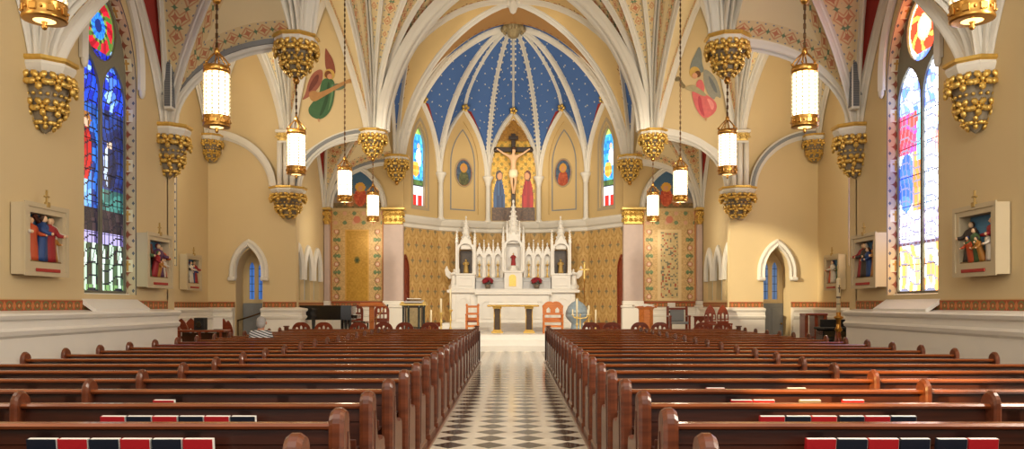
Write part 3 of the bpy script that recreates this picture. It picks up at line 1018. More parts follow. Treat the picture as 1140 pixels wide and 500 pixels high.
for k in (1, 2, 3, 4):
    x, y = AV[k]; n = (Vector((0, 29.5)) - Vector((x, y))).normalized(); x += n.x * .12; y += n.y * .12
    b = MB()
    b.lathe([(.16, ZCOR), (.16, ZCOR + .08), (.10, ZCOR + .16), (.095, ZCAP - .35), (.12, ZCAP - .33), (.11, ZCAP - .28), (.16, ZCAP - .12), (.22, ZCAP - .02), (.22, ZCAP + .05)], 12, (x, y, 0))
    trim(b, M['stone'], 'slim cream wall shaft in the apse, %s of the altar' % (['second from the left arch', 'left', 'right', 'second from the right arch'][k - 1]) if False else ['slim shaft between the left lancet and left medallion panel', 'slim shaft left of the crucifix panel', 'slim shaft right of the crucifix panel', 'slim shaft between the right medallion panel and right lancet'][k - 1], 'shaft')
    f = MB(); f.ball((AV[k][0] * .97, AV[k][1] - .12, ZCAP + .02), .03)
fin = MB()
for k in range(5):
    fn, L = facet(k); p = fn(0, ZAP + .02, -.2)
    for a in range(5): fin.ball((p.x + .10 * math.cos(a * 1.26), p.y, p.z + .10 * math.sin(a * 1.26)), .07, .06, .07, 6, 4)
trim(fin, M['gold'], 'gilded flowers at the points of the apse arches', 'moulding')
run([(-4.3, 30.22)] + AV[1:-1] + [(4.3, 30.22)], [(0, 4.55), (.05, 4.58), (.06, 4.70), (.14, 4.76), (.22, 4.92), (.24, 5.0), (.18, 5.03), (0, 5.05)], M['stone'], 'cream cornice round the apse above the damask wall', 'cornice', -1)
run([(-4.2, 30.3)] + AV[1:-1] + [(4.2, 30.3)], [(0, .5), (.08, .5), (.08, .78), (.05, .84), (0, .86)], M['mahogany'], 'dark wood baseboard round the apse', 'baseboard', -1)
for k, s in ((0, -1), (4, 1)):
    fn, L = facet(k); b = MB()
    u0 = s * (L / 2 - .20)
    b.plate(pointed(u0, .15, .55, 2.9, .50, 8), [], fn, -.05, .02)
    b.plate(pointed(u0, .19, .55, 2.9, .60, 8), [pointed(u0, .15, .55, 2.9, .50, 8)], fn, -.09, .02)
    for kk in range(3): b.plate(pointed(u0, .11, .7 + kk * .8, 1.25 + kk * .8, .12, 3), [pointed(u0, .08, .74 + kk * .8, 1.25 + kk * .8, .08, 3)], fn, -.07, -.04)
    o = b.build('door_%d' % (1 if s < 0 else 2), M['mahogany'])
    struct(o, 'narrow pointed dark wood door at the %s edge of the apse' % SIDE[s], 'door')
    kb = MB(); kb.ball(fn(u0 - s * .12, 1.55, -.07), .025); kb.build('door_knob', M['brass'], o)

# ------------------------------------------------------------------ floors and steps
f = MB(); f.box(-9.9, -.93, -3, 26.5, -.1, 0); f.box(.93, 9.9, -3, 26.5, -.1, 0)
struct(f.build('floor', M['floor']), 'stone floor under the pews', 'floor')
f = MB(); f.box(-.93, .93, -3, 26.5, -.1, 0.0)
struct(f.build('floor_aisle', M['aisle']), 'centre aisle of black diamonds on cream tiles', 'floor')
for s in (-1, 1):
    b = MB(); b.box(s * .86, s * .96, 2.4, 21.6, 0, .035, .008)
    trim(b, M['pewend'], 'wooden edge strip along the %s side of the aisle' % SIDE[s], 'floor edge')
st = MB()
for k in range(2):
    st.box(-2.19, 2.19, 26.5 + k * .36, 26.86 + k * .36, -.05, k * .18 + .18)
st.box(-2.19, 2.19, 27.22, 33.2, -.05, .54)
for s in (-1, 1): st.box(s * 2.19, s * 7.15, 23.7, 30.15, .0, .54); st.box(s * 2.19, s * 4.3, 30.15, 33.2, 0, .54)
struct(st.build('floor_sanctuary', M['marble']), 'white marble steps and raised sanctuary floor', 'steps')
st = MB()
st.box(-2.95, 2.95, 30.25, 33.1, .53, .70, .012); st.box(-2.75, 2.75, 30.55, 33.1, .69, .86, .012)
struct(st.build('floor_predella', M['marble']), 'white marble steps under the high altar', 'steps')

# pilasters at the mouth of the apse and at the chapel corners
def capital(mb, x0, x1, y0, y1, z0, z1, seed=0):
    """gilded leaf capital round a rectangular pilaster"""
    rnd = random.Random(seed)
    mb.box(x0 + .02, x1 - .02, y0 + .02, y1, z0, z1 - .06, .02)
    w = x1 - x0
    for tier in range(2):
        z = z0 + (z1 - z0) * (.28 + .40 * tier)
        n = max(2, int(w / .17))
        for k in range(n):
            x = x0 + w * (k + .5) / n
            leaf(mb, Vector((x, y0 - .02 - .03 * tier, z)), Vector((rnd.uniform(-.2, .2), -1, .3)), .085 + .02 * tier)
    for k in (0, 1):
        for tier in range(2):
            leaf(mb, Vector((x0 if k == 0 else x1, (y0 + y1) / 2, z0 + (z1 - z0) * (.28 + .4 * tier))), Vector((-1 if k == 0 else 1, -.4, .2)), .09)
def leaf(mb, p, n, size, mi=0, petals=5):
    n = n.normalized()
    a = n.cross(Vector((0, 0, 1))); a = a.normalized() if a.length > .01 else Vector((1, 0, 0)); b2 = n.cross(a)
    R = Matrix((a, b2, n)).transposed()
    for k in range(petals):
        q = 2 * PI * k / petals + PI / 2
        Mq = R @ Matrix.Rotation(q, 3, 'Z')
        c = p + R @ Vector((math.cos(q) * size * .62, math.sin(q) * size * .62, size * .15))
        mb.ball(c, size * .48, size * .36, size * .26, 6, 4, mi, Mq)
    mb.ball(p + n * size * .3, size * .26, None, None, 6, 4, mi)
for s in (-1, 1):
    for (x0, x1, nm) in ((4.17, 4.93, 'broad pink-grey marble pilaster at the %s edge of the apse' % SIDE[s]),
                         (6.98, 7.18, 'narrow marble pilaster in the outer corner of the %s chapel' % SIDE[s])):
        xa, xb = min(s * x0, s * x1), max(s * x0, s * x1)
        t = thing('pilaster', nm, 'pilaster', (0, 0, 0), kind='structure')
        b = MB(); b.box(xa, xb, 29.95, 30.2, 1.72, 4.62, .02)
        b.build('shaft', M['pinkmarble'], t)
        b = MB(); b.box(xa - .05, xb + .05, 29.9, 30.2, .54, 1.45, .03); b.box(xa - .08, xb + .08, 29.87, 30.2, 1.45, 1.55, .03); b.box(xa - .02, xb + .02, 29.93, 30.2, 1.55, 1.72, .02)
        b.build('base', M['dado'], t)
        b = MB(); capital(b, xa, xb, 29.9, 30.2, 4.62, 5.2, 3)
        b.build('capital', M['gold'], t)
        b = MB(); b.box(xa - .08, xb + .08, 29.82, 30.2, 5.16, 5.26, .02); b.build('abacus', M['palegold'], t)
M['bell'] = plain('grey_brown_carved_stone', (138, 128, 110), .6, var=.25, scale=14)
# ================================================================== GILDED CORBELS, LAMPS, MURALS, STATIONS
def make_corbel(name, label, loc, rad, height, pendant, group):
    t = thing(name, label, 'corbel', loc, 0, group)
    R, H = rad, height
    b = MB()
    b.lathe([(R * .86, -.02), (R * .98, -.05), (R, -.10), (R * .93, -.16), (R * .80, -.24)], 8, phase=PI / 8, smooth=False)
    b.build('abacus', M['stone'], t)
    g = MB()
    g.lathe([(R * .9, .03), (R * 1.07, .02), (R * 1.09, -.03), (R * 1.0, -.055)], 8, phase=PI / 8, smooth=False)
    g.build('gilded_edge', M['gold'], t)
    c = MB()
    c.lathe([(R * .80, -.2), (R * .84, -.26), (R * .72, -H * .45), (R * .62, -H * .52), (R * .58, -H * .58), (R * .52, -H * .72), (R * .34, -H * .88), (R * .1, -H * .97), (0, -H)], 16)
    c.build('bell', M['bell'], t)
    f = MB()
    n = 10
    for k in range(n):
        a = 2 * PI * k / n
        leaf(f, Vector((R * .90 * math.cos(a), R * .90 * math.sin(a), -H * .32)), Vector((math.cos(a), math.sin(a), .1)), R * .37)
    n = 8
    for k in range(n):
        a = 2 * PI * (k + .5) / n
        leaf(f, Vector((R * .62 * math.cos(a), R * .62 * math.sin(a), -H * .66)), Vector((math.cos(a), math.sin(a), -.2)), R * .33)
    for k in range(6):
        a = 2 * PI * k / 6
        leaf(f, Vector((R * .38 * math.cos(a), R * .38 * math.sin(a), -H * .86)), Vector((math.cos(a), math.sin(a), -.7)), R * .26, 0, 4)
    for k in range(20):
        a = 2 * PI * k / 20
        f.ball((R * .74 * math.cos(a), R * .74 * math.sin(a), -H * .49), R * .07, None, None, 6, 4)
    f.build('gilded_leaves', M['gold'], t)
    if pendant:
        p = MB(); p.lathe([(0, -H * 1.16), (.05, -H * 1.13), (.075, -H * 1.06), (.05, -H * .99), (.03, -H * .95)], 10)
        p.build('finial', M['brass'], t)
    return t
proto = {}; prad = {}; phgt = {}
def corbel(kind, label, loc, rad, height, pendant, group):
    k = (kind, pendant)
    if k not in proto:
        proto[k] = make_corbel(kind, label, loc, rad, height, pendant, group); prad[k] = rad; phgt[k] = height; return proto[k]
    o = copy_tree(proto[k]); o.location = loc; o['label'] = label
    o.scale = (rad / prad[k], rad / prad[k], height / phgt[k])
    return o
for s in (-1, 1):
    sd = SIDE[s]
    corbel('wall_corbel', 'gilded leafy wall corbel above the nearest relief panel on the %s wall' % sd, (s * 7.12, 12.1, ZW), .42, 1.08, False, 'gilded corbels under the vault ribs')
    corbel('wall_corbel', 'gilded leafy corbel at the %s corner between nave wall and transept' % sd, (s * 7.12, 16.45, ZW), .42, 1.08, False, 'gilded corbels under the vault ribs')
    corbel('wall_corbel', 'big gilded corbel on the %s crossing pier beside the chapel arch' % sd, (s * 7.14, 25.12, ZW), .56, 1.0, False, 'gilded corbels under the vault ribs')
    corbel('wall_corbel', 'gilded corbel high in the far corner of the %s transept' % sd, (s * 9.6, 25.15, 6.95), .36, .85, False, 'gilded corbels under the vault ribs')
    corbel('hanging_corbel', 'gilded hanging corbel cut by the top edge over the second lamp on the %s' % sd, (s * XA, 12.1, ZA), .45, .85, True, 'gilded hanging corbels')
    corbel('hanging_corbel', 'large gilded hanging corbel beside the painted angel on the %s' % sd, (s * XA, 16.5, ZA), .45, .85, True, 'gilded hanging corbels')
    corbel('hanging_corbel', 'gilded hanging corbel at the far %s corner of the crossing, just below the angel' % sd, (s * XA, 25.4, ZA), .45, .85, True, 'gilded hanging corbels')
    corbel('hanging_corbel', 'gilded corbel carrying the arch of the blue apse on the %s' % sd, (s * 4.42, 30.0, ZA + .05), .46, .95, True, 'gilded hanging corbels')
    # small pier capital
    t = thing('pier_capital', 'small gilded capital under the rib fan of the %s transept pier' % sd, 'capital', (s * XW, 25.1, 6.72))
    b = MB(); b.box(-.32, .32, -.16, .2, .30, .40, .03); b.box(-.26, .26, -.12, .2, -.02, .05, .02); b.build('abacus', M['stone'], t)
    b = MB(); b.box(-.24, .24, -.12, .2, .03, .32, .03)
    for k in range(3):
        leaf(b, Vector((-.2 + k * .2, -.13, .18)), Vector((0, -1, .1)), .11)
    b.build('gilded_leaves', M['palegold'], t)

# ---------------------------------------------------------------- hanging lamps
def make_lamp(loc, label, top):
    t = thing('hanging_lamp', label, 'lamp', loc, 0, 'cylindrical lamps hanging on chains')
    b = MB(); b.lathe([(.165, 0), (.172, .02), (.172, .64), (.165, .66)], 24)
    b.build('glass_cylinder', M['glow'], t)
    for k in range(12):
        b = MB(); a = 2 * PI * k / 12
        b.tube([(.183 * math.cos(a), .183 * math.sin(a), .01), (.183 * math.cos(a), .183 * math.sin(a), .65)], .006, 5)
        for j in range(11): b.ball((.185 * math.cos(a), .185 * math.sin(a), .03 + j * .06), .02, .02, .026, 6, 4)
        b.build('bead_strand', M['wax'], t)
    b = MB()
    b.lathe([(.175, -.17), (.2, -.165), (.205, -.15), (.195, -.13), (.195, -.04), (.205, -.02), (.2, 0), (.175, .005)], 24)
    for k in range(8):
        a = 2 * PI * k / 8
        R = Matrix.Rotation(a, 4, 'Z')
        b.box(.19, .205, -.035, .035, -.12, -.05, .006, 0, R)
        b.ball((.2 * math.cos(a + .39), .2 * math.sin(a + .39), -.085), .016)
    b.build('lower_band', M['brass'], t)
    b = MB(); b.lathe([(.17, -.14), (.10, -.17), (.0, -.18)], 20); b.build('underside_glass', M['glowdim'], t)
    b = MB(); b.lathe([(0, -.26), (.02, -.25), (.03, -.225), (.015, -.20), (.03, -.185), (.02, -.17)], 10); b.build('finial', M['brass'], t)
    b = MB()
    b.lathe([(.175, .655), (.2, .66), (.2, .74), (.185, .76), (.17, .76)], 24)
    for k in range(6):
        a = 2 * PI * k / 6
        b.tube([(.18 * math.cos(a), .18 * math.sin(a), .75), (.17 * math.cos(a), .17 * math.sin(a), .82), (.10 * math.cos(a), .10 * math.sin(a), .90), (.02 * math.cos(a), .02 * math.sin(a), .98)], .012, 6)
        b.ball((.19 * math.cos(a), .19 * math.sin(a), .79), .022)
    b.lathe([(.0, 1.06), (.03, 1.04), (.045, .99), (.03, .94), (.0, .92)], 10)
    b.build('crown', M['brass'], t)
    b = MB(); z = 1.05; L = top - loc[2]
    k = 0
    while z < L:
        if k % 2: b.box(-.006, .006, -.022, .022, z, z + .085, .005)
        else: b.box(-.022, .022, -.006, .006, z, z + .085, .005)
        z += .072; k += 1
    b.tube([(0, 0, 1.0), (0, 0, L)], .007, 6)
    b.build('chain', M['iron'], t)
    return t
names = {7.67: 'nearest', 12.1: 'second', 16.5: 'third', 21.2: 'fourth', 25.4: 'fifth and farthest'}
for s in (-1, 1):
    for d, top in ((7.67, 6.25), (12.1, 6.25), (16.5, 6.25), (21.2, 13.4), (25.4, 6.25)):
        zz = {7.67: 4.50, 12.1: 4.46, 16.5: 4.46, 21.2: 4.50, 25.4: 4.42}[d]
        make_lamp((s * 4.5, d, zz), 'lit cylinder lamp, %s from the camera in the row on the %s' % (names[d], SIDE[s]), top)

# ---------------------------------------------------------------- painted angels on the lunette walls
def mural(name, label, cat, x0, y0, sc, d, shapes, mats):
    root = thing(name, label, cat, at(x0, y0, d))
    org = at(x0, y0, d)
    k = 0
    for nm, col, pts in shapes:
        if len(pts) == 4 and pts[0] == 'e':
            _, cx, cy, r = pts
            pts = [(cx + r * math.cos(a * PI / 10), cy + r * 1.1 * math.sin(a * PI / 10)) for a in range(20)]
        else:   # round the corners
            for _ in range(2):
                q = []
                for i2 in range(len(pts)):
                    a, b2 = pts[i2], pts[(i2 + 1) % len(pts)]
                    q += [(a[0] * .75 + b2[0] * .25, a[1] * .75 + b2[1] * .25), (a[0] * .25 + b2[0] * .75, a[1] * .25 + b2[1] * .75)]
                pts = q
        P = [at(x0 + p[0] / sc, y0 + p[1] / sc, d) - org for p in pts]
        b = MB()
        b.plate([(p.x, p.z) for p in P], [], xz(-.004 * k), -.003, 0)
        b.build(nm, mats(col), root)
        k += 1
    return root
_pm = {}
def paintcol(c):
    if c not in _pm: _pm[c] = plain('mural_colour_%d' % len(_pm), c, .75, var=.18, scale=9)
    return _pm[c]
mural('painted_angel', 'painted angel in a green robe playing a lute on the left transept wall', 'mural', 325, 45, 5.0, 25.385, [
    ('upper_wing', (140, 78, 62), [(185, 35), (200, 60), (232, 110), (246, 190), (222, 180), (190, 170), (182, 110)]),
    ('lower_wing', (158, 96, 80), [(172, 155), (120, 175), (90, 230), (76, 300), (52, 336), (92, 318), (145, 272), (172, 220)]),
    ('halo', (206, 170, 90), ('e', 208, 192, 30)),
    ('robe', (64, 104, 70), [(165, 225), (188, 210), (228, 215), (242, 250), (234, 330), (217, 392), (182, 432), (145, 442), (103, 422), (88, 385), (110, 350), (150, 310)]),
    ('robe_fold', (46, 80, 52), [(200, 225), (212, 240), (206, 320), (180, 400), (150, 430), (165, 380), (190, 310)]),
    ('robe_highlight', (98, 136, 96), [(222, 235), (234, 260), (226, 330), (208, 385), (200, 395), (216, 320)]),
    ('wing_shadow', (112, 60, 52), [(150, 180), (110, 225), (88, 290), (110, 280), (150, 225)]),
    ('sleeve', (96, 112, 96), [(222, 242), (292, 243), (298, 270), (238, 284)]),
    ('lute', (176, 132, 84), [(96, 290), (130, 278), (150, 298), (305, 222), (330, 212), (334, 242), (312, 236), (165, 322), (122, 347), (98, 322)]),
    ('hair', (120, 70, 40), ('e', 202, 192, 19)),
    ('face', (206, 150, 116), ('e', 212, 203, 14)),
    ('foot', (190, 140, 104), [(143, 436), (157, 438), (153, 464)])], paintcol)
mural('painted_angel', 'painted angel in a pink robe holding a lyre on the right transept wall', 'mural', 745, 40, 5.0, 25.385, [
    ('upper_wing', (128, 136, 134), [(168, 50), (184, 100), (182, 150), (197, 195), (175, 208), (140, 192), (112, 202), (120, 150), (145, 100)]),
    ('lower_wing', (150, 150, 140), [(190, 178), (240, 208), (272, 260), (294, 355), (260, 332), (250, 362), (212, 322), (190, 250)]),
    ('halo', (206, 172, 92), ('e', 142, 204, 30)),
    ('robe', (214, 110, 112), [(150, 255), (178, 238), (198, 282), (192, 312), (204, 328), (242, 350), (268, 385), (257, 427), (215, 457), (195, 462), (163, 432), (138, 380), (122, 305), (150, 300)]),
    ('robe_fold', (184, 76, 88), [(160, 330), (178, 345), (185, 400), (200, 450), (180, 440), (160, 390)]),
    ('robe_highlight', (232, 148, 144), [(205, 345), (240, 360), (252, 395), (236, 420), (222, 380)]),
    ('wing_shadow', (112, 118, 122), [(215, 215), (250, 260), (272, 325), (250, 310), (225, 260)]),
    ('sleeves', (168, 160, 128), [(82, 288), (130, 272), (162, 290), (212, 330), (192, 340), (140, 312), (98, 302)]),
    ('lyre', (120, 108, 80), [(26, 240), (55, 222), (72, 260), (92, 280), (82, 298), (58, 282), (62, 246), (38, 258)]),
    ('hair', (110, 74, 44), ('e', 158, 214, 17)),
    ('face', (212, 158, 124), ('e', 141, 224, 15)),
    ('foot', (196, 146, 108), [(193, 456), (212, 452), (204, 482)])], paintcol)

# ---------------------------------------------------------------- chapel mosaics and tympana
def floral(u, v, W, H_, base, seed):
    x, y = u * W, v * H_
    i, j = int(x / .035), int(y / .035)
    q = h(i + seed, j)
    cx = abs(((y / .62) % 1.0) - .5)
    vine = math.sin(y * 2 * PI / .62) * .09
    xx = (x if x < W / 2 else W - x) - .24
    dd = abs(xx - vine)
    if dd < .018: return (136, 120, 74)
    fl = ((y + .15) % .62) - .31
    r = math.hypot(xx + .02, fl)
    if r < .10: return (220, 190, 164) if r < .06 else (186, 124, 92)
    fl = ((y + .46) % .62) - .31
    r = math.hypot(abs(xx) - .07, fl)
    if r < .075: return mixc((84, 110, 76), (128, 150, 104), q)
    return mixc(base, tuple(min(255, c + 30) for c in base), q)
for s in (-1, 1):
    sd = SIDE[s]
    x0, x1, z0, z1 = (4.96, 6.97, 1.72, 5.15)
    W, H_ = x1 - x0, z1 - z0
    t = thing('wall_mosaic', 'mosaic panel with leafy border round a plain gold field, left of the altar' if s < 0 else
              'mosaic panel with leafy border round a pale framed field, right of the altar', 'mosaic', (s * (x0 + x1) / 2, 30.19, z0))
    def pos(u, v): return ((u - .5) * W, -.012, v * H_)
    def colr(u, v):
        x, z = u * W, v * H_
        if min(x, W - x) < .05: return (186, 120, 66)
        if .55 < x < W - .55 and z < 2.72:
            if s > 0 and (x < .66 or x > W - .66 or z > 2.62 or z < .10): return (216, 190, 140)
            if s < 0:
                if x < .60 or x > W - .60 or z > 2.66: return (206, 160, 76)
                if inell(x, z, W / 2, 1.55, .11, .14): return (120, 104, 40) if not inell(x, z, W / 2, 1.55, .06, .08) else (60, 74, 40)
                q = h(int(x / .05), int(z / .05)); return mixc((176, 132, 44), (196, 152, 60), q)
            q = h(int(x / .06), int(z / .06))
            if q > .86: return (110, 110, 90)
            if q < .08: return (170, 90, 60)
            return mixc((184, 160, 110), (204, 182, 132), q)
        if z > 2.72:
            r = math.hypot(x - W / 2, z - 3.1)
            if r < .14: return (196, 120, 92)
            a = (x / .36) % 1.0 - .5; b2 = ((z - 2.8) / .36) % 1.0 - .5
            if math.hypot(a, b2) < .22: return (112, 132, 96) if (int(x / .36) + int(z / .36)) % 2 else (206, 160, 130)
            q = h(int(x / .035), int(z / .035)); return mixc((186, 152, 98), (206, 176, 124), q)
        return floral(u, v, W, H_, (186, 152, 98), 3)
    painted('mosaic_field', 84, 140, pos, colr, M['mosaic'], t)
    # tympanum painting under a pointed arch
    t = thing('tympanum_painting', 'pointed painting of a robed saint in red before a blue sky over the %s chapel' % sd, 'painting', (s * 5.95, 30.19, 5.26))
    hw, hh = .96, 1.48
    def pos2(u, v): return ((u - .5) * 2 * hw, -.03, v * hh)
    def col2(u, v):
        y = (u - .5) * 2 * hw; z = v * hh
        R = (hh * hh + hw * hw) / (2 * hw)
        if math.hypot(abs(y) + R - hw, z) > R: return None
        q = h(int(u * 30), int(v * 24))
        uu = u if s < 0 else 1 - u
        if inell(uu, v, .56, .52, .05, .06): return (206, 150, 110)
        if inell(uu, v, .56, .54, .10, .12): return (214, 160, 60)
        if inell(uu, v, .56, .28, .12, .24): return mixc((170, 60, 36), (206, 100, 60), q)
        if inell(uu, v, .36, .22, .10, .18): return mixc((150, 90, 50), (190, 130, 80), q)
        if inell(uu, v, .76, .2, .12, .16): return mixc((96, 70, 50), (150, 96, 60), q)
        if v < .14: return mixc((96, 84, 52), (140, 110, 70), q)
        return mixc(mixc((196, 150, 110), (60, 96, 130), min(1, v * 1.6)), (80, 110, 130), q * .3)
    painted('painted_field', 48, 44, pos2, col2, M['paint'], t)
    b = MB()
    o1 = [(-1.06, 0)] + [(1.06, 0)] + arc_pts(0, 1.06, 0, 1.66, 12)
    i1 = [(-.95, .001)] + [(.95, .001)] + arc_pts(0, .95, .002, 1.46, 12)
    pts = [(p[0], -.02, p[1]) for p in arc_pts(0, 1.02, 0, 1.56, 14)]
    b.sweep(pts, (0, -1, 0), [(-.10, 0), (-.09, .08), (-.03, .12), (.04, .08), (.08, .14), (.11, .04), (.11, 0)])
    b.build('arch_moulding', M['stone'], t)

# ---------------------------------------------------------------- apse paintings
fn, L = facet(2)
t = thing('crucifixion_mosaic', 'gold mosaic with a blue robed and a red robed mourner behind the crucifix', 'mosaic', (0, 33.06, ZCOR + .12))
def pm(u, v): return ((u - .5) * 1.8, 0, v * 4.25)
def cm(u, v):
    y = (u - .5) * 1.8; z = v * 4.25 + ZCOR + .12
    if z > 7.2:
        R = (2.15 ** 2 + .9 ** 2) / 1.8
        if math.hypot(abs(y) + R - .9, z - 7.2) > R: return None
    q = h(int(u * 45), int(v * 100))
    if v < .13: return mixc((60, 44, 36), (96, 70, 50), q)
    for c, cols, hc in ((-.60, ((30, 50, 86), (54, 84, 126)), (70, 60, 60)), (.60, ((120, 18, 24), (168, 36, 36)), (96, 50, 36))):
        if inell(y, v, c - .03 * (1 if c > 0 else -1), .44, .10, .035): return (190, 136, 96)
        if inell(y, v, c, .445, .15, .055): return hc
        if inell(y, v, c, .24, .24 - (v - .24) * .3, .20): return mixc(cols[0], cols[1], h(int(y * 14), int(v * 8)))
    g = math.sin(u * 34) * math.sin(v * 70)
    if v > .78: return mixc((130, 92, 34), (170, 124, 50), q)
    return mixc((176, 134, 44), (214, 172, 74), q) if g < .45 else (140, 120, 50)
painted('mosaic_field', 56, 120, pm, cm, M['mosaic'], t)
for k, s in ((1, -1), (3, 1)):
    fn, L = facet(k)
    p = fn(0, 7.0, -.03)
    rz = math.atan2((fn(1, 0, 0) - fn(0, 0, 0)).y, (fn(1, 0, 0) - fn(0, 0, 0)).x)
    t = thing('painted_medallion', 'oval painted medallion of a haloed saint in %s, %s of the crucifix' % ('dark green' if s < 0 else 'red', SIDE[s]), 'painting', p + Vector((0, .08, 0)), rz)
    def pm2(u, v): return ((u - .5) * .74, .0, (v - .5) * 1.12)
    def cm2(u, v, s=s):
        if not inell(u, v, .5, .5, .5, .5): return None
        if not inell(u, v, .5, .5, .45, .46): return (150, 96, 56)
        q = h(int(u * 12), int(v * 16))
        if inell(u, v, .5, .66, .11, .10): return (196, 140, 96)
        if inell(u, v, .5, .68, .22, .17): return (200, 146, 60)
        if inell(u, v, .5, .26, .30, .32): return mixc((70, 76, 54), (110, 110, 70), q) if s < 0 else mixc((150, 60, 40), (190, 96, 60), q)
        return mixc((56, 76, 104), (84, 104, 126), q)
    painted('painted_oval', 36, 48, pm2, cm2, M['paint'], t)
    b = MB(); b.tube([(.38 * math.cos(a * PI / 20), -.012, .57 * math.sin(a * PI / 20)) for a in range(41)], .025, 6); b.build('oval_rim', M['trim'], t)

# ---------------------------------------------------------------- carved figures
def skin_mesh(name, verts, edges, radii, mats, parent=None, sub=2, root=0, loc=None):
    me = bpy.data.meshes.new(name); me.from_pydata(verts, edges, [])
    for m in mats: me.materials.append(m)
    o = bpy.data.objects.new(name, me); COL.objects.link(o)
    if parent is not None: o.parent = parent
    if loc is not None: o.location = loc
    sk = o.modifiers.new('Skin', 'SKIN'); sk.use_smooth_shade = True
    for i, r in enumerate(radii):
        sv = me.skin_vertices[0].data[i]
        sv.radius = r if isinstance(r, tuple) else (r, r); sv.use_root = (i == root)
    if sub:
        ss = o.modifiers.new('Subdivision', 'SUBSURF'); ss.levels = sub; ss.render_levels = sub
    dg = bpy.context.evaluated_depsgraph_get()
    ev = o.evaluated_get(dg)
    nm = bpy.data.meshes.new_from_object(ev)
    nm.name = name
    for p in nm.polygons: p.use_smooth = True
    o.modifiers.clear(); o.data = nm
    if not nm.materials:
        for m in mats: nm.materials.append(m)
    return o

def robed(parent, name, loc, H_, col, rz=0, lean=0.0, arms=((.24, -.2, .60), (-.24, -.2, .60)), hair=None, skin=None, halo=False):
    """small carved robed figure, one continuous robe with sleeves, head and hair as children; faces -Y"""
    b = MB()
    prof = [(.0, 0), (.20, 0), (.19, .10), (.17, .30), (.15, .48), (.155, .62), (.175, .74), (.15, .80), (.07, .835), (.055, .86), (0, .87)]
    b.lathe([(r * H_, z * H_) for r, z in prof], 20, (0, 0, 0), sx=1, sy=.72, wob=lambda a, z: .10 * math.sin(a * 7) * max(0, 1 - z / (.7 * H_)))
    for ax, ay, az in arms:
        sgn = 1 if ax > 0 else -1
        b.tube([(sgn * .13 * H_, 0, .77 * H_), (sgn * .19 * H_, -.02 * H_, .66 * H_), ((ax * .75) * H_, ay * .6 * H_, (az * .7 + .19) * H_), (ax * H_, ay * H_, az * H_)], [.055 * H_, .058 * H_, .05 * H_, .035 * H_], 8)
    o = b.build(name, col, parent, loc); o.rotation_euler = (lean, 0, rz)
    hd_ = MB(); hd_.ball((0, -.015 * H_, .925 * H_), .058 * H_, .066 * H_, .078 * H_, 10, 8)
    hd_.ball((0, -.085 * H_, .915 * H_), .012 * H_)
    hd_.build('head', skin or M['paleskin'], o)
    for ax, ay, az in arms:
        q = MB(); q.ball((ax * H_ * 1.03, ay * H_ * 1.05, az * H_), .032 * H_, .03 * H_, .036 * H_, 6, 4); q.build('hand', skin or M['paleskin'], o)
    hr = MB(); hr.ball((0, .018 * H_, .94 * H_), .066 * H_, .066 * H_, .082 * H_, 10, 6)
    hr.build('hair', hair or M['hairbrown'], o)
    if halo:
        q = MB(); q.lathe([(0, 0), (.12 * H_, 0), (.12 * H_, .008), (0, .008)], 16)
        g = q.build('halo', M['gold'], o); g.rotation_euler = (PI / 2, 0, 0); g.location = (0, .05 * H_, .94 * H_)
    return o

# crucifix
t = thing('crucifix', 'dark wooden crucifix with a pale carved figure above the high altar', 'crucifix', (0, 32.90, 5.15))
b = MB()
b.box(-.09, .09, -.02, .10, 0, 3.55, .015); b.box(-.72, .72, -.02, .10, 2.78, 2.98, .015)
b.box(-.2, .2, -.05, -.02, 3.28, 3.44, .01)
for x in (-.72, .72): b.ball((x, .04, 2.88), .12, .06, .12)
b.build('cross', plain('dark_walnut', (42, 26, 18), .4), t)
V_ = [(0, -.10, 1.95), (0, -.12, 2.25), (0, -.13, 2.52), (0, -.15, 2.66), (.02, -.20, 2.80), (.03, -.20, 2.86),
      (-.17, -.11, 2.58), (-.40, -.07, 2.70), (-.62, -.06, 2.86), (-.70, -.06, 2.90), (.17, -.11, 2.58), (.40, -.07, 2.70), (.62, -.06, 2.86), (.70, -.06, 2.90),
      (-.08, -.12, 1.85), (-.07, -.20, 1.48), (-.02, -.10, 1.12), (-.02, -.16, 1.02), (.08, -.12, 1.85), (.09, -.20, 1.48), (.03, -.11, 1.10), (.03, -.17, 1.0)]
E_ = [(0, 1), (1, 2), (2, 3), (3, 4), (4, 5), (2, 6), (6, 7), (7, 8), (8, 9), (2, 10), (10, 11), (11, 12), (12, 13), (0, 14), (14, 15), (15, 16), (16, 17), (0, 18), (18, 19), (19, 20), (20, 21)]
R_ = [.13, .115, .145, .055, .085, .07, .065, .048, .034, .03, .065, .048, .034, .03, .085, .06, .038, .03, .085, .06, .038, .03]
skin_mesh('carved_figure', V_, E_, R_, [M['paleskin']], t, 2)
b = MB(); b.lathe([(.15, 1.68), (.19, 1.78), (.18, 1.95), (.155, 2.02)], 14, (0, -.12, 0), sy=.8, wob=lambda a, z: .08 * math.sin(a * 6))
b.build('loincloth', M['wax'], t)
b = MB(); b.ball((.03, -.17, 2.87), .09, .09, .10); b.lathe([(.095, 2.88), (.11, 2.9), (.095, 2.93)], 12, (.03, -.19, 0)); b.build('hair', M['hairbrown'], t)

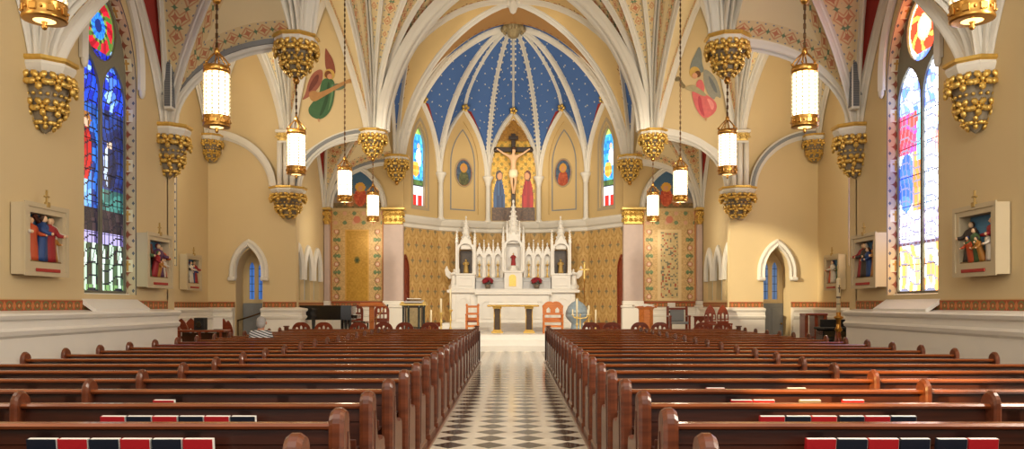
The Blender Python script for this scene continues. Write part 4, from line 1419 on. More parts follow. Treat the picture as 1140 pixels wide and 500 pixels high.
# stations of the cross
PC = [(150, 30, 36), (36, 66, 120), (206, 196, 180), (70, 96, 60), (176, 120, 50), (96, 60, 90), (190, 80, 40), (60, 50, 44)]
RM = [plain('painted_robe_%d' % k, c, .6, var=.15, scale=10) for k, c in enumerate(PC)]
def station(label, x, y, z, rz, figs, cross, W=1.08, H_=1.04, D=.20, group='carved relief panels along the walls'):
    t = thing('relief_panel', label, 'relief panel', (x, y, z), rz, group)
    b = MB()
    b.plate([(-W / 2, 0), (W / 2, 0), (W / 2, H_), (-W / 2, H_)], [[(-W / 2 + .13, .19), (W / 2 - .13, .19), (W / 2 - .13, H_ - .13), (-W / 2 + .13, H_ - .13)]], xz(0), -D, 0)
    b.plate([(-W / 2 - .02, -.02), (W / 2 + .02, -.02), (W / 2 + .02, H_ + .02), (-W / 2 - .02, H_ + .02)], [[(-W / 2 + .05, .05), (W / 2 - .05, .05), (W / 2 - .05, H_ - .05), (-W / 2 + .05, H_ - .05)]], xz(0), -D - .02, -D)
    b.build('box_frame', M['framestone'], t)
    def sky(u, v):
        q = h(int(u * 20), int(v * 14))
        if v < .34: return mixc((120, 96, 64), (160, 130, 90), q)
        if v < .46 and q > .3: return (120, 120, 96)
        return mixc((70, 120, 160), (130, 170, 196), (1 - v) * .9 + q * .12)
    painted('painted_sky', 24, 18, lambda u, v: ((u - .5) * (W - .2), -.02, .1 + v * (H_ - .2)), sky, M['paint'], t)
    b = MB(); b.box(-W / 2 + .12, W / 2 - .12, -D + .02, -.02, .17, .215, .01); b.build('ground', plain('relief_ground', (130, 104, 66), .8), t)
    for k, (fx, fy, fh, ci, fr, ln) in enumerate(figs):
        robed(t, 'figure', (fx * .88, -.08 + fy, .21), fh * 1.1, RM[ci], fr, ln, hair=RM[(ci + 3) % 8] if k % 2 else M['hairbrown'])
    if cross:
        cx, cz, a = cross
        R = Matrix.Translation((cx, -.07, cz)) @ Matrix.Rotation(a, 4, 'Y')
        b = MB(); b.box(-.035, .035, -.02, .02, -.5, .26, .008, 0, R); b.box(-.24, .24, -.02, .02, .02, .09, .008, 0, R)
        b.build('carried_cross', M['crosswood'], t)
    b = MB(); b.box(-.30, .30, -D - .035, -D - .015, .045, .095, .004); b.build('red_caption_bar', plain('caption_red', (168, 44, 36), .6, var=.3, scale=60), t)
    b = MB(); b.box(-.012, .012, -D - .01, -D + .02, H_ + .0, H_ + .24, .004); b.box(-.06, .06, -D - .01, -D + .02, H_ + .13, H_ + .155, .004); b.box(-.05, .05, -D - .03, -D + .02, H_ - .02, H_ + .06, .01)
    b.build('small_cross', M['brasscross'], t)
    return t
M['framestone'] = plain('beige_frame_stone', (196, 180, 148), .6, var=.05, scale=3)
M['crosswood'] = plain('relief_cross_wood', (110, 56, 34), .6)
M['brasscross'] = plain('dull_gilt', (176, 146, 84), .5, .4)
FA = [(-.40, .02, .62, 2, .4, 0), (-.28, -.02, .58, 6, -.3, 0), (-.08, -.05, .62, 1, .5, .08), (.14, -.04, .60, 0, -.4, .1), (.34, .0, .62, 2, -.2, 0), (.27, -.05, .40, 4, -.6, 0)]
FB = [(-.36, .0, .60, 3, .5, 0), (-.16, -.05, .46, 0, .3, .2), (.02, -.06, .34, 4, 0, .3), (.16, -.02, .60, 5, -.3, 0), (.34, .0, .56, 6, -.5, 0), (.30, -.06, .34, 2, 0, .1)]
FCc = [(-.34, .0, .60, 7, .5, 0), (-.10, -.05, .58, 2, .1, 0), (.10, -.02, .50, 1, -.2, .1), (.32, .0, .60, 0, -.4, 0)]
L_, R_s = PI / 2, -PI / 2
station('nearest boxed relief on the left wall, blue and red robed figures under a cross', -7.18, 11.9, 2.02, L_, FA, (.05, .72, .6))
station('boxed relief left of the transept corner beyond the tall blue window', -7.18, 15.68, 1.92, L_, FB, (-.04, .60, -.3))
station('small boxed relief on the end wall of the left transept', -9.78, 23.75, 2.02, L_, FCc, None)
station('boxed relief on the right wall nearest the camera, crowded kneeling figures under a grey sky', 7.18, 11.9, 2.02, R_s, [(-.32, .0, .56, 7, .3, 0), (-.14, -.06, .36, 6, .2, .3), (.02, -.04, .46, 3, 0, .2), (.16, -.06, .34, 4, -.2, .3), (.30, 0, .58, 0, -.3, 0), (.36, -.06, .38, 2, -.4, .1)], None)
station('boxed relief on the right wall beyond the tall bright window', 7.18, 15.68, 1.92, R_s, [(-.30, 0, .62, 0, .3, 0), (-.08, -.05, .6, 7, 0, 0), (.14, -.03, .52, 1, -.2, .1), (.32, 0, .60, 4, -.3, 0)], (.1, .62, .3))
station('small boxed relief on the end wall of the right transept', 9.78, 23.75, 2.02, R_s, [(-.30, 0, .58, 6, .3, 0), (-.02, -.05, .60, 2, 0, .05), (.28, 0, .56, 3, -.3, 0)], None)
# ================================================================== PEWS
EP = [(-.06, 0), (.50, 0), (.50, .50), (.48, .58), (.43, .61), (.34, .60), (.24, .61), (.17, .65), (.135, .72), (.10, .86)]
EP += [(.022 + .082 * math.cos(a), .90 + .082 * math.sin(a)) for a in [k * PI / 9 for k in range(0, 10)]]
EP += [(-.06, .84), (-.06, .70)]
def end_profile():
    b = MB()
    return b
def pew_end(x, hw=.044):
    b = MB()
    fx = lambda u, v, w: Vector((x + w, u, v))
    c = (.12, .45)
    inner = [(p[0] + (c[0] - p[0]) * .06, p[1] + (c[1] - p[1]) * .035) for p in EP]
    n = len(EP)
    b.plate(EP, [], fx, -hw * .45, hw * .45)
    for sg in (-1, 1):
        b.plate(inner, [], fx, sg * hw, sg * hw * .5)
        # chamfered shoulder
        vs = [fx(p[0], p[1], sg * hw * .45) for p in EP] + [fx(p[0], p[1], sg * hw) for p in inner]
        b.add(vs, [(i, (i + 1) % n, n + (i + 1) % n, n + i) for i in range(n)])
    b.box(x - hw - .012, x + hw + .012, -.07, .54, 0, .10, .01)
    return b
def make_pew(s, label):
    t = thing('pew', label, 'pew', (0, 0, 0), 0, 'long wooden pews %s of the aisle' % ('left' if s < 0 else 'right'))
    xa, xm, xb = s * .955, s * 3.37, s * 6.12
    for x in (xa, xm, xb): pew_end(x, .044 if x == xa else .027).build('end_panel', M['pewend'], t)
    b = MB()   # leaning backrest with raised panels
    lean = Matrix.Translation((0, .045, .40)) @ Matrix.Rotation(math.radians(-4), 4, 'X') @ Matrix.Translation((0, -.045, -.40))
    b.box(xa, xb, .03, .06, .12, .86, 0, 0, lean)
    x0, x1 = min(xa, xb), max(xa, xb); k = 6; w = (x1 - x0) / k
    for i in range(k + 1): b.box(x0 + w * i - .05, x0 + w * i + .05, .018, .03, .14, .84, .004, 0, lean)
    b.box(x0, x1, .018, .03, .12, .22, .004, 0, lean); b.box(x0, x1, .018, .03, .76, .85, .004, 0, lean)
    b.build('backrest', M['pew'], t)
    b = MB()
    b.plate([(-.025, .86), (.06, .86), (.068, .876), (.05, .893), (-.02, .893), (-.038, .878)], [], lambda u, v, w_: Vector((w_, u + .02, v)), x0, x1)
    b.build('top_rail', M['pewrail'], t)
    b = MB(); b.plate([(.08, .40), (.50, .42), (.52, .435), (.50, .45), (.08, .43)], [], lambda u, v, w_: Vector((w_, u, v)), x0, x1)
    b.build('seat', M['pewend'], t)
    b = MB(); b.box(x0 + .05, x1 - .05, -.13, .02, .585, .60, .004); b.box(x0 + .05, x1 - .05, -.145, -.13, .585, .67, .004)
    b.build('book_rack', M['pew'], t)
    return t
ORD = ['first', 'second', 'third', 'fourth', 'fifth', 'sixth', 'seventh', 'eighth', 'ninth', 'tenth', 'eleventh', 'twelfth', 'thirteenth', 'fourteenth', 'fifteenth', 'sixteenth', 'seventeenth', 'eighteenth', 'nineteenth', 'twentieth']
def PD(k): return 3.66 + .9 * k
for s in (-1, 1):
    p0 = None
    for k in range(20):
        lb = 'long dark red wooden pew %s of the aisle, %s row counted from the camera' % (SIDE[s], ORD[k])
        if k == 0: p0 = make_pew(s, lb); o = p0
        else: o = copy_tree(p0); o['label'] = lb
        o.location = (0, PD(k), 0)
    # panelled screen before the first row
    t = thing('pew_screen', 'panelled wooden screen before the pews nearest the altar, %s of the aisle' % SIDE[s], 'pew screen', (0, 21.5, 0))
    xa, xb = s * .93, s * 6.15; x0, x1 = min(xa, xb), max(xa, xb)
    for x in (xa + s * .04, xb): 
        b = MB(); b.box(x - .05, x + .05, -.06, .06, 0, .97, .012); b.box(x - .07, x + .07, -.08, .08, .97, 1.0, .01); b.build('post', M['pewend'], t)
    b = MB(); b.box(x0, x1, -.02, .02, .05, .86)
    w = (x1 - x0) / 8
    for i in range(9): b.box(x0 + w * i - .05, x0 + w * i + .05, -.04, .04, .05, .86, .008)
    b.box(x0, x1, -.04, .04, .05, .2, .008); b.box(x0, x1, -.04, .04, .76, .86, .008)
    b.build('panel', M['pew'], t)
    b = MB(); b.box(x0, x1, -.06, .06, .86, .91, .015); b.build('cap_rail', M['pewrail'], t)

# hymn books standing in the racks
def make_book(cover, label, group):
    t = thing('hymn_book', label, 'book', (0, 0, 0), 0, group)
    b = MB(); b.box(-.082, .080, -.020, -.016, 0, .2245, .0015); b.box(-.082, .080, .012, .016, 0, .2245, .0015); b.box(-.086, -.080, -.020, .016, 0, .2245, .0015)
    b.box(-.05, .05, -.0208, -.0198, .17, .19); b.build('cover', M[cover], t)
    b = MB(); b.box(-.079, .082, -.016, .012, .004, .225); b.build('pages', M['paper'], t)
    return t
books = {}
CN = {'r': ('redcover', 'red'), 'n': ('navycover', 'dark blue'), 'g': ('greycover', 'brown-grey')}
def put_book(c, s, row, idx, total, x):
    cn = CN[c]
    lb = '%s hymn book, %s from left in the %s pew on the %s' % (cn[1], ORD[idx], ORD[row], SIDE[s]) if total > 1 else 'lone red hymn book in the fourth pew on the left'
    if c not in books:
        books[c] = make_book(cn[0], lb, 'hymn books in the pew racks'); o = books[c]
    else: o = copy_tree(books[c]); o['label'] = lb
    o.location = (x, PD(row) - .075, .601); o.rotation_euler = (math.radians(7), 0, random.uniform(-.02, .02))
def px_row(row, items):
    d = PD(row) - .09; s = -1 if items[0][1] < 570 else 1
    last = -99
    for i, (c, px) in enumerate(items):
        x = CAMX + (px - CX) * d / F
        if x < last + .176: x = last + .176
        last = x
        put_book(c, s, row, i, len(items), x)
px_row(1, [('n', 49.5), ('r', 84), ('n', 118), ('r', 150), ('n', 182.5), ('r', 216)])
px_row(2, [('r', 128), ('n', 154), ('r', 181), ('n', 208), ('r', 237), ('n', 270)])
px_row(3, [('r', 184)])
px_row(1, [('r', 913), ('n', 945), ('r', 977), ('n', 1008), ('n', 1058), ('r', 1090)])
px_row(2, [('r', 859), ('n', 887), ('r', 914), ('n', 947), ('r', 973), ('n', 1002)])
px_row(3, [('r', 825), ('r', 848), ('g', 901), ('r', 949)])
px_row(4, [('r', 796), ('g', 886)])

# ================================================================== FURNITURE
def arched_chair(label, loc, rz, group, hgt=1.02, mat='mahogany', name='arched_chair', pointy=False, w=.26):
    """wooden chair with an arched pierced back; faces +Y in its own frame"""
    t = thing(name, label, 'chair', loc, rz, group)
    b = MB(); b.box(-w, w, -.04, .46, .41, .46, .012); b.build('seat', M[mat], t)
    zs = hgt - (.40 if pointy else .22)
    ri = hgt - zs
    outer = pointed(0, w, .46, zs, ri, 8)
    holes = []
    for c, hh in ((-.12, .05), (0, .09), (.12, .05)):
        z0 = zs - .05; holes.append(pointed(c, .035, z0, z0 + .04 + hh, .05, 4))
    for c in (-.13, 0, .13): holes.append([(c - .045, .55), (c + .045, .55), (c + .045, zs - .12), (c - .045, zs - .12)])
    b = MB(); b.plate(outer, holes, lambda u, v, q: Vector((u, q - .06 * (v - .45), v)), -.045, -.01); b.build('backrest', M[mat], t)
    for x in (-w + .03, w - .03):
        for y in (-.03, .43):
            b = MB(); b.lathe([(.024, 0), (.02, .05), (.026, .25), (.022, .42)], 8, (x, y, 0)); b.build('leg', M[mat], t)
    b = MB(); b.box(-w + .03, w - .03, .19, .21, .15, .18); b.box(-w + .02, -w + .04, -.03, .43, .15, .18); b.box(w - .04, w - .02, -.03, .43, .15, .18)
    b.build('stretcher', M[mat], t)
    return t
g = 'arched chairs in a row behind the pew screens'
for i, px in enumerate((336, 361, 399.6, 427.6, 450.8, 478.8)):
    arched_chair('arched chair back showing over the left pews, %s from the left' % ORD[i], ((px - CX) * 22.4 / F + CAMX, 22.4, 0), 0, g, 1.075)
for i, px in enumerate((657.6, 680.8, 712, 734.4, 782, 804)):
    arched_chair('arched chair back showing over the right pews, %s from the left' % ORD[i], ((px - CX) * 22.4 / F + CAMX, 22.4, 0), 0, g, 1.075)
for i, px in enumerate((396, 425)):
    arched_chair('tall wooden chair %s the wooden lectern, left of the ambo' % ('left of' if i == 0 else 'right of'), ((px - CX) * 27.95 / F + CAMX, 27.95, .54), PI, 'tall sanctuary chairs', 1.03)
for i, px in enumerate((791, 805)):
    arched_chair('tall pointed chair by the right chapel, %s of two' % ('left' if i == 0 else 'right'), ((px - CX) * (24.3 + .5 * i) / F + CAMX, 24.3 + .5 * i, .54), PI, 'tall pointed chairs', 1.04, pointy=True, w=.18)

# presider chairs either side of the altar
def presider(label, loc, big):
    t = thing('sanctuary_armchair', label, 'chair', loc)
    W = .37 if big else .24; Hh = 1.12 if big else 1.0; m = M['oakorange']
    b = MB(); b.box(-W, W, -.42, .05, .40, .46, .015); b.build('seat', M['mahogany'] if not big else m, t)
    b = MB()
    zs = Hh - (.22 if big else .05)
    outer = pointed(0, W, .46, zs, Hh - zs + .001, 8) if big else [(-W, .46), (W, .46), (W, Hh), (-W, Hh)]
    holes = [[(-W + .08, .56), (W - .08, .56), (W - .08, .66), (-W + .08, .66)]]
    if big: holes += [[(c - .07, .74), (c + .07, .74), (c + .07, .86), (c, .94), (c - .07, .86)] for c in (-.16, .16)]
    else: holes += [[(-W + .08, .74), (W - .08, .74), (W - .08, .92), (-W + .08, .92)]]
    b.plate(outer, holes, xz(0), .03, .09); b.build('backrest', m, t)
    for sx in (-1, 1):
        b = MB(); b.box(sx * (W - .07), sx * W, -.44, .06, .64, .70, .015); b.box(sx * (W - .06), sx * (W - .01), -.43, -.37, .0, .64, .01); b.build('armrest', m, t)
        b = MB(); b.box(sx * (W - .07), sx * W, .0, .09, 0, .5, .01); b.build('leg', m, t)
        b = MB(); b.ball((sx * (W - .03), .06, zs + .06), .045, None, .06); b.build('finial', m, t)
    b = MB(); b.box(-W + .05, W - .05, -.41, -.38, .22, .30, .008); b.build('stretcher', m, t)
    return t
def fx(px, d): return (px - CX) * d / F + CAMX
presider('large orange oak armchair with carved back, right of the altar table', (fx(615.5, 28.6), 28.6, .54), True)
presider('small square-backed orange wooden chair left of the altar table', (fx(526, 28.8), 28.8, .54), False)

# freestanding altar table
t = thing('altar_table', 'altar table with dark gold marble legs and gilded top edge', 'altar', (fx(571.3, 28.9), 28.9, .54))
b = MB(); b.box(-.92, .92, -.42, .42, 1.02, 1.10, .015); b.build('table_top', M['marble'], t)
b = MB(); b.box(-.94, .94, -.44, .44, .955, 1.02, .02)
for k in range(26): b.ball((-.90 + k * .072, -.44, .985), .028, .02, .028, 6, 4)
b.build('gilded_edge', M['gold'], t)
for x in (-.58, .58):
    b = MB(); b.box(x - .12, x + .12, -.14, .14, .10, .90, .012); l = b.build('leg', M['darkmarble'], t)
    b = MB(); b.box(x - .21, x + .21, -.2, .2, 0, .06, .012); b.box(x - .16, x + .16, -.17, .17, .06, .12, .012); b.box(x - .16, x + .16, -.17, .17, .88, .955, .012)
    for sx in (-1, 1): b.tube([(x + sx * .115, -.145, .12), (x + sx * .115, -.145, .88)], .016, 6)
    b.build('gilded_mounts', M['gold'], l)
t2 = thing('open_missal', 'open book lying on the altar table', 'book', (fx(571.3, 28.9), 28.85, 1.64))
b = MB(); b.box(-.20, 0, -.12, .12, 0, .02, .006); b.box(0, .20, -.12, .12, 0, .02, .006); b.build('pages', M['paper'], t2)

# ------------------------------------------------------------------ high altar
HA = 31.75
def hx(px): return (px - CX) * HA / F + CAMX - .0
def hz_(y): return CAMZ + (HZ - y) * HA / F
t = thing('high_altar', 'carved white marble high altar with spires behind the altar table', 'altar', (0, HA, .86))
Z0 = .86
def hb(): return MB()
b = hb()   # base and mensa
b.box(-2.45, 2.45, -.45, .9, 0, 1.18, .02); b.box(-1.42, 1.42, -.62, -.4, 0, 1.10, .02)
for x in (-2.35, -1.6, 1.6, 2.35): b.box(x - .09, x + .09, -.50, -.4, .08, 1.1, .01)
for s in (-1, 1):
    b.plate(pointed(s * 1.97, .24, .18, .75, .28, 6), [pointed(s * 1.97, .19, .23, .75, .2, 6)], xz(0), -.49, -.44)
for k in range(5):
    b.plate(pointed(-1.04 + k * .52, .22, .15, .68, .22, 6), [pointed(-1.04 + k * .52, .17, .20, .68, .15, 6)], xz(0), -.67, -.6)
b.build('base', M['marble'], t)
b = hb(); b.box(-2.62, 2.62, -.60, .9, 1.18, 1.30, .02); b.box(-1.52, 1.52, -.72, -.5, 1.10, 1.20, .02); b.box(-2.55, 2.55, -.54, .9, 1.30, 1.34, .01)
b.build('mensa', M['marble'], t)
b = hb(); b.box(-1.50, 1.50, -.28, .8, 1.34, 1.62, .015); b.box(-1.50, 1.50, -.16, .8, 1.62, 1.78, .015); b.box(-1.53, 1.53, -.20, .8, 1.76, 1.80, .01)
for k in range(10): b.box(-1.32 + k * .29 - .09, -1.32 + k * .29 + .09, -.295, -.27, 1.40, 1.56, .005)
b.build('gradine', M['marblegrey'], t)
def pyramid(b, x, y, z, w, hh, n=4):
    b.lathe([(w * .72, 0), (w * .36, hh * .5), (.0, hh)], n, (x, y, z), phase=PI / 4, smooth=False)
    for k in (.25, .5, .72):
        for q in range(4):
            a = q * PI / 2 + PI / 4; r = w * .72 * (1 - k)
            b.ball((x + r * math.cos(a), y + r * math.sin(a), z + hh * k), .022 + w * .05)
    b.ball((x, y, z + hh), .03, .03, .045)
def pinnacle(b, x, y, z, w, hh, cap):
    b.box(x - w / 2, x + w / 2, y - w / 2, y + w / 2, z, z + hh, .008)
    b.box(x - w * .65, x + w * .65, y - w * .65, y + w * .65, z + hh - .03, z + hh + .02, .006)
    pyramid(b, x, y, z + hh + .02, w, cap)
def tabernacle_niche(b, x, y0, w, z, hcol, arch, gable):
    """columns, pointed arch and crocketed gable"""
    hw = w / 2
    for s in (-1, 1):
        b.lathe([(.045, 0), (.028, .05), (.028, hcol - .06), (.05, hcol)], 8, (x + s * (hw - .04), y0, z))
    op = [(x - hw + .06, z + hcol), (x + hw - .06, z + hcol)] + arc_pts(x, hw - .06, z + hcol + .001, arch, 6)
    out = [(x - hw, z + hcol), (x - hw, z + hcol + .12), (x, z + hcol + gable), (x + hw, z + hcol + .12), (x + hw, z + hcol)]
    inn = [(p[0], p[1]) for p in arc_pts(x, hw - .07, z + hcol, arch, 6)]
    b.plate([out[4], out[3], out[2], out[1], out[0]] + inn[::-1], [], xz(0), y0 - .06, y0 + .06)
    for s in (-1, 1):
        for k in range(4):
            q = (k + .6) / 4.4
            b.ball((x + s * hw * (1 - q), y0, z + hcol + .12 + (gable - .12) * q), .028, .03, .034)
    b.ball((x, y0, z + hcol + gable + .05), .035, .035, .07)
# centre tower: tabernacle, niche, spire
b = hb(); b.box(-.36, .36, -.46, .5, 1.34, 2.02, .015); b.box(-.40, .40, -.50, .5, 1.98, 2.05, .012); b.build('tabernacle', M['marble'], t)
b = hb(); b.plate(pointed(-.03, .14, 1.44, 1.78, .12, 5), [], xz(0), -.50, -.455); l = b.build('tabernacle_door', M['gold'], t)
b = hb(); tabernacle_niche(b, 0, -.30, .72, 2.05, .95, .26, .62)
b.box(-.33, .33, .12, .3, 2.05, 3.3, .01); b.box(-.36, -.28, -.3, .3, 3.0, 3.2); b.box(.28, .36, -.3, .3, 3.0, 3.2)
for s in (-1, 1):
    pinnacle(b, s * .40, -.30, 2.05, .10, 1.15, .5)
    pinnacle(b, s * .40, .12, 2.05, .10, 1.25, .5)
b.box(-.26, .26, -.22, .24, 3.15, 3.55, .02)
for s in (-1, 1): pinnacle(b, s * .25, -.2, 3.2, .07, .45, .35)
b.lathe([(.27, 0), (.22, .12), (.03, 1.22), (0, 1.28)], 8, (0, 0, 3.55), phase=PI / 8, smooth=False)
for k in range(6):
    for q in range(8):
        a = q * PI / 4; r = .22 * (1 - k / 6.4) + .02
        b.ball((r * math.cos(a), r * math.sin(a), 3.7 + k * .185), .034, None, .042, 6, 4)
b.ball((0, 0, 4.85), .05, .05, .08); b.lathe([(.2, 2.05), (.2, 2.1), (.14, 2.13), (.14, 2.22), (.18, 2.27), (0, 2.27)], 12, (0, -.12, 0)); b.build('centre_spire', M['marble'], t)
for s in (-1, 1):
    b = hb(); x = s * 1.90
    b.box(x - .38, x + .38, -.40, .5, 1.34, 1.92, .015); b.box(x - .42, x + .42, -.44, .5, 1.88, 1.95, .012)
    b.plate([(x - .28, 1.45), (x + .28, 1.45), (x + .28, 1.8), (x - .28, 1.8)], [[(x - .22, 1.5), (x + .22, 1.5), (x + .22, 1.75), (x - .22, 1.75)]], xz(0), -.43, -.4)
    tabernacle_niche(b, x, -.25, .66, 1.95, .95, .24, .55)
    for q in (-1, 1): pinnacle(b, x + q * .36, -.25, 1.95, .09, 1.25, .42); pinnacle(b, x + q * .36, .2, 1.95, .09, 1.25, .42)
    b.box(x - .22, x + .22, -.16, .2, 2.92, 3.3, .02)
    b.lathe([(.22, 0), (.16, .12), (.02, .85), (0, .9)], 8, (x, .02, 3.3), phase=PI / 8, smooth=False)
    for k in range(4):
        for q in range(8):
            a = q * PI / 4; r = .16 * (1 - k / 4.6) + .015
            b.ball((x + r * math.cos(a), .02 + r * math.sin(a), 3.42 + k * .18), .028, None, .036, 6, 4)
    b.ball((x, .02, 4.22), .035, None, .06)
    b.build('side_spire', M['marble'], t)
    b = hb(); b.box(x - .26, x + .26, .28, .34, 1.95, 2.9); b.build('niche_back', M['darkwoodniche'] if 'darkwoodniche' in M else M['darkmarble'], t)
    b = hb()
    for k in range(3):
        xx = s * (.62 + k * .37) + s * .0
        tabernacle_niche(b, xx, -.05, .36, 1.80, .78, .16, .50)
        b.box(xx - .17, xx + .17, .10, .16, 1.80, 2.75, .005)
    for k in range(4): pinnacle(b, s * (.435 + k * .37), -.06, 1.80, .07, 1.10, .36)
    b.build('gable_screen', M['marble'], t)
    l = robed(t, 'niche_statue', (x, -.02, 1.97), .56, M['brasscross'], 0, 0, arms=((.16, -.16, .62), (-.16, -.16, .62)), skin=M['palegold'], hair=M['brasscross'])
robed(t, 'niche_statue', (0, -.12, 2.27), .50, RM[0], 0, 0, arms=((.2, -.2, .7), (-.2, -.2, .7)), skin=M['paleskin'])
def angel(label, loc, rz):
    t_ = thing('angel_statue', label, 'statue', loc, rz)
    o = robed(t_, 'robed_body', (0, 0, .16), .62, M['marble'], 0, .12, arms=((.08, -.26, .72), (-.08, -.26, .72)), skin=M['marble'], hair=M['marble'])
    for sx in (-1, 1):
        b = MB()
        b.plate([(0, 0), (sx * .1, -.02), (sx * .26, .12), (sx * .30, .34), (sx * .22, .50), (sx * .12, .30), (sx * .02, .22)], [], xz(.10), 0, .035); w_ = b.build('wing', M['marble'], t_); w_.location = (sx * .03, 0, .42)
    b = MB(); b.box(-.16, .16, -.14, .14, 0, .12, .015); b.box(-.13, .13, -.12, .12, .12, .17, .01); b.build('plinth', M['marble'], t_)
    return t_
angel('white kneeling angel statue on the left end of the high altar', (-2.38, HA - .25, 2.20), .5)
angel('white kneeling angel statue on the right end of the high altar', (2.42, HA - .25, 2.20), -.5)
def candlestick(label, loc, hgt, candle, mat='gold', r=.05, group=None):
    t_ = thing('candlestick', label, 'candlestick', loc, 0, group)
    k = hgt
    b = MB(); b.lathe([(r * 2.1, 0), (r * 2.1, .02), (r * 1.2, .06 * k), (r * .5, .12 * k), (r * .9, .2 * k), (r * .4, .28 * k), (r * .45, .5 * k), (r * 1.0, .56 * k), (r * .4, .62 * k), (r * .4, .85 * k), (r * 1.0, .92 * k), (r * 1.5, .98 * k), (r * 1.5, k), (0, k)], 12)
    b.build('holder', M[mat], t_)
    b = MB(); b.lathe([(r * .55, k), (r * .55, k + candle - .01), (r * .3, k + candle), (0, k + candle)], 10); b.tube([(0, 0, k + candle), (.003, 0, k + candle + .03)], .003, 5); b.build('candle', M['wax'], t_)
    return t_
for s in (-1, 1):
    for k in range(3):
        candlestick('gilded candlestick in the white gable screen %s of the tabernacle, %s from the centre' % (SIDE[s], ORD[k]), (s * (.62 + k * .37), HA - .10, Z0 + 1.80), .52, .16, 'gold', .05, 'gilded candlesticks on the high altar')
def flowers(label, loc):
    t_ = thing('potted_poinsettia', label, 'plant', loc)
    b = MB(); b.lathe([(.0, 0), (.09, 0), (.12, .15), (.125, .17), (.10, .17), (0, .15)], 12); b.build('pot', M['greycover'], t_)
    b = MB(); rnd = random.Random(3)
    for k in range(34):
        a = rnd.uniform(0, 2 * PI); e = rnd.uniform(.0, 1.3); r = .2
        p = Vector((r * math.cos(a) * math.cos(e), r * math.sin(a) * math.cos(e), .26 + r * .8 * math.sin(e)))
        leaf(b, p, p - Vector((0, 0, .2)), .075, 0, 6)
    b.build('blooms', plain('dark_red_petals', (140, 16, 36), .6), t_)
    b = MB()
    for k in range(14):
        a = k * .45; b.ball((.16 * math.cos(a), .16 * math.sin(a), .2 + .02 * (k % 3)), .07, .03, .015, 6, 4, 0, Matrix.Rotation(a, 3, 'Z'))
    b.build('leaves', plain('dark_green_leaves', (40, 70, 34), .6), t_)
flowers('red poinsettia on the high altar, left of the tabernacle', (hx(543.5), HA - .48, Z0 + 1.34))
flowers('red poinsettia on the high altar, right of the tabernacle', (hx(597), HA - .48, Z0 + 1.34))

# marble ambo on the left, with open book
t = thing('marble_ambo', 'dark and gold marble ambo with a flat top, left of the altar', 'ambo', (fx(461, 27.6), 27.6, .54))
b = MB(); b.box(-.42, .42, -.28, .28, .0, .10, .015); b.box(-.36, .36, -.24, .24, .10, .16, .015); b.build('base', M['marblegrey'], t)
b = MB(); b.box(-.30, .36, -.22, .22, .16, 1.0, .015); b.build('body', M['darkmarble'], t)
b = MB(); b.box(-.24, .28, -.245, -.215, .26, .92, .01)
b.build('panel', M['goldvein'], t)
M['greenmarble'] = plain('dark_green_marble', (44, 52, 50), .2, var=.4)
for x in (-.34, -.16, .20, .38):
    b = MB(); b.lathe([(.05, .16), (.035, .2), (.035, .92), (.055, 1.0)], 10, (x, -.265, 0)); b.build('column', M['greenmarble'], t)
b = MB(); b.box(-.46, .46, -.32, .30, 1.0, 1.08, .015); b.box(-.42, .42, -.30, .28, 1.08, 1.13, .01); b.build('cornice', M['palegold'], t)
b = MB(); b.box(-.30, .34, -.26, .22, 1.13, 1.17, .01, 0, Matrix.Rotation(.12, 4, 'X')); b.build('reading_desk', M['marblegrey'], t)
t = thing('open_book', 'open book lying on top of the marble ambo', 'book', (fx(461, 27.6), 27.58, 1.76), 0)
b = MB(); b.box(-.24, -.01, -.16, .16, 0, .03, .008); b.box(.01, .24, -.16, .16, 0, .03, .008); b.build('pages', M['paper'], t)
b = MB(); b.box(-.26, .26, -.18, .18, -.012, 0, .003); b.build('cover', M['darkmarble'], t)

# wooden lectern with microphone
t = thing('wooden_lectern', 'orange wooden lectern with a flat top on a single post, beside the piano', 'lectern', (fx(414, 27.0), 27.0, .54))
b = MB(); b.box(-.3, .3, -.22, .22, 0, .06, .015); b.build('base', M['oakorange'], t)
b = MB(); b.box(-.08, .08, -.08, .08, .06, .98, .015); b.build('post', M['oakorange'], t)
b = MB(); b.box(-.40, .42, -.26, .26, .98, 1.06, .015); b.box(-.36, .38, -.22, .22, 1.06, 1.10, .01); b.build('desk_top', M['oakorange'], t)
t = thing('microphone_stand', 'thin boom microphone stand slanting beside the wooden lectern', 'microphone stand', (fx(419, 26.6), 26.6, .54))
b = MB(); b.lathe([(.14, 0), (.14, .02), (.02, .04), (.012, .06), (.012, .62), (0, .62)], 12); b.build('stand', M['brass'], t)
b = MB(); b.tube([(-.22, 0, .44), (0, 0, .62), (.36, -.02, .98)], .012, 8); b.build('boom', M['brass'], t)
b = MB(); b.ball((.38, -.02, 1.0), .03, .03, .04); b.build('microphone', M['blackmatte'], t)

# candles standing left and right
candlestick('low brass candlestick with a short ivory candle, beside the marble ambo', (fx(479.8, 27.8), 27.8, .54), .30, .55, 'brass', .065, 'standing candles left of the altar')
candlestick('tall slim brass candlestick with a white candle, nearest left of the high altar steps', (fx(491, 28.2), 28.2, .54), .75, .50, 'palegold', .065, 'standing candles left of the altar')
candlestick('tall pale candlestick with a long candle by the left end of the high altar', (fx(501.5, 28.6), 28.6, .54), .85, .75, 'palegold', .06, 'standing candles left of the altar')

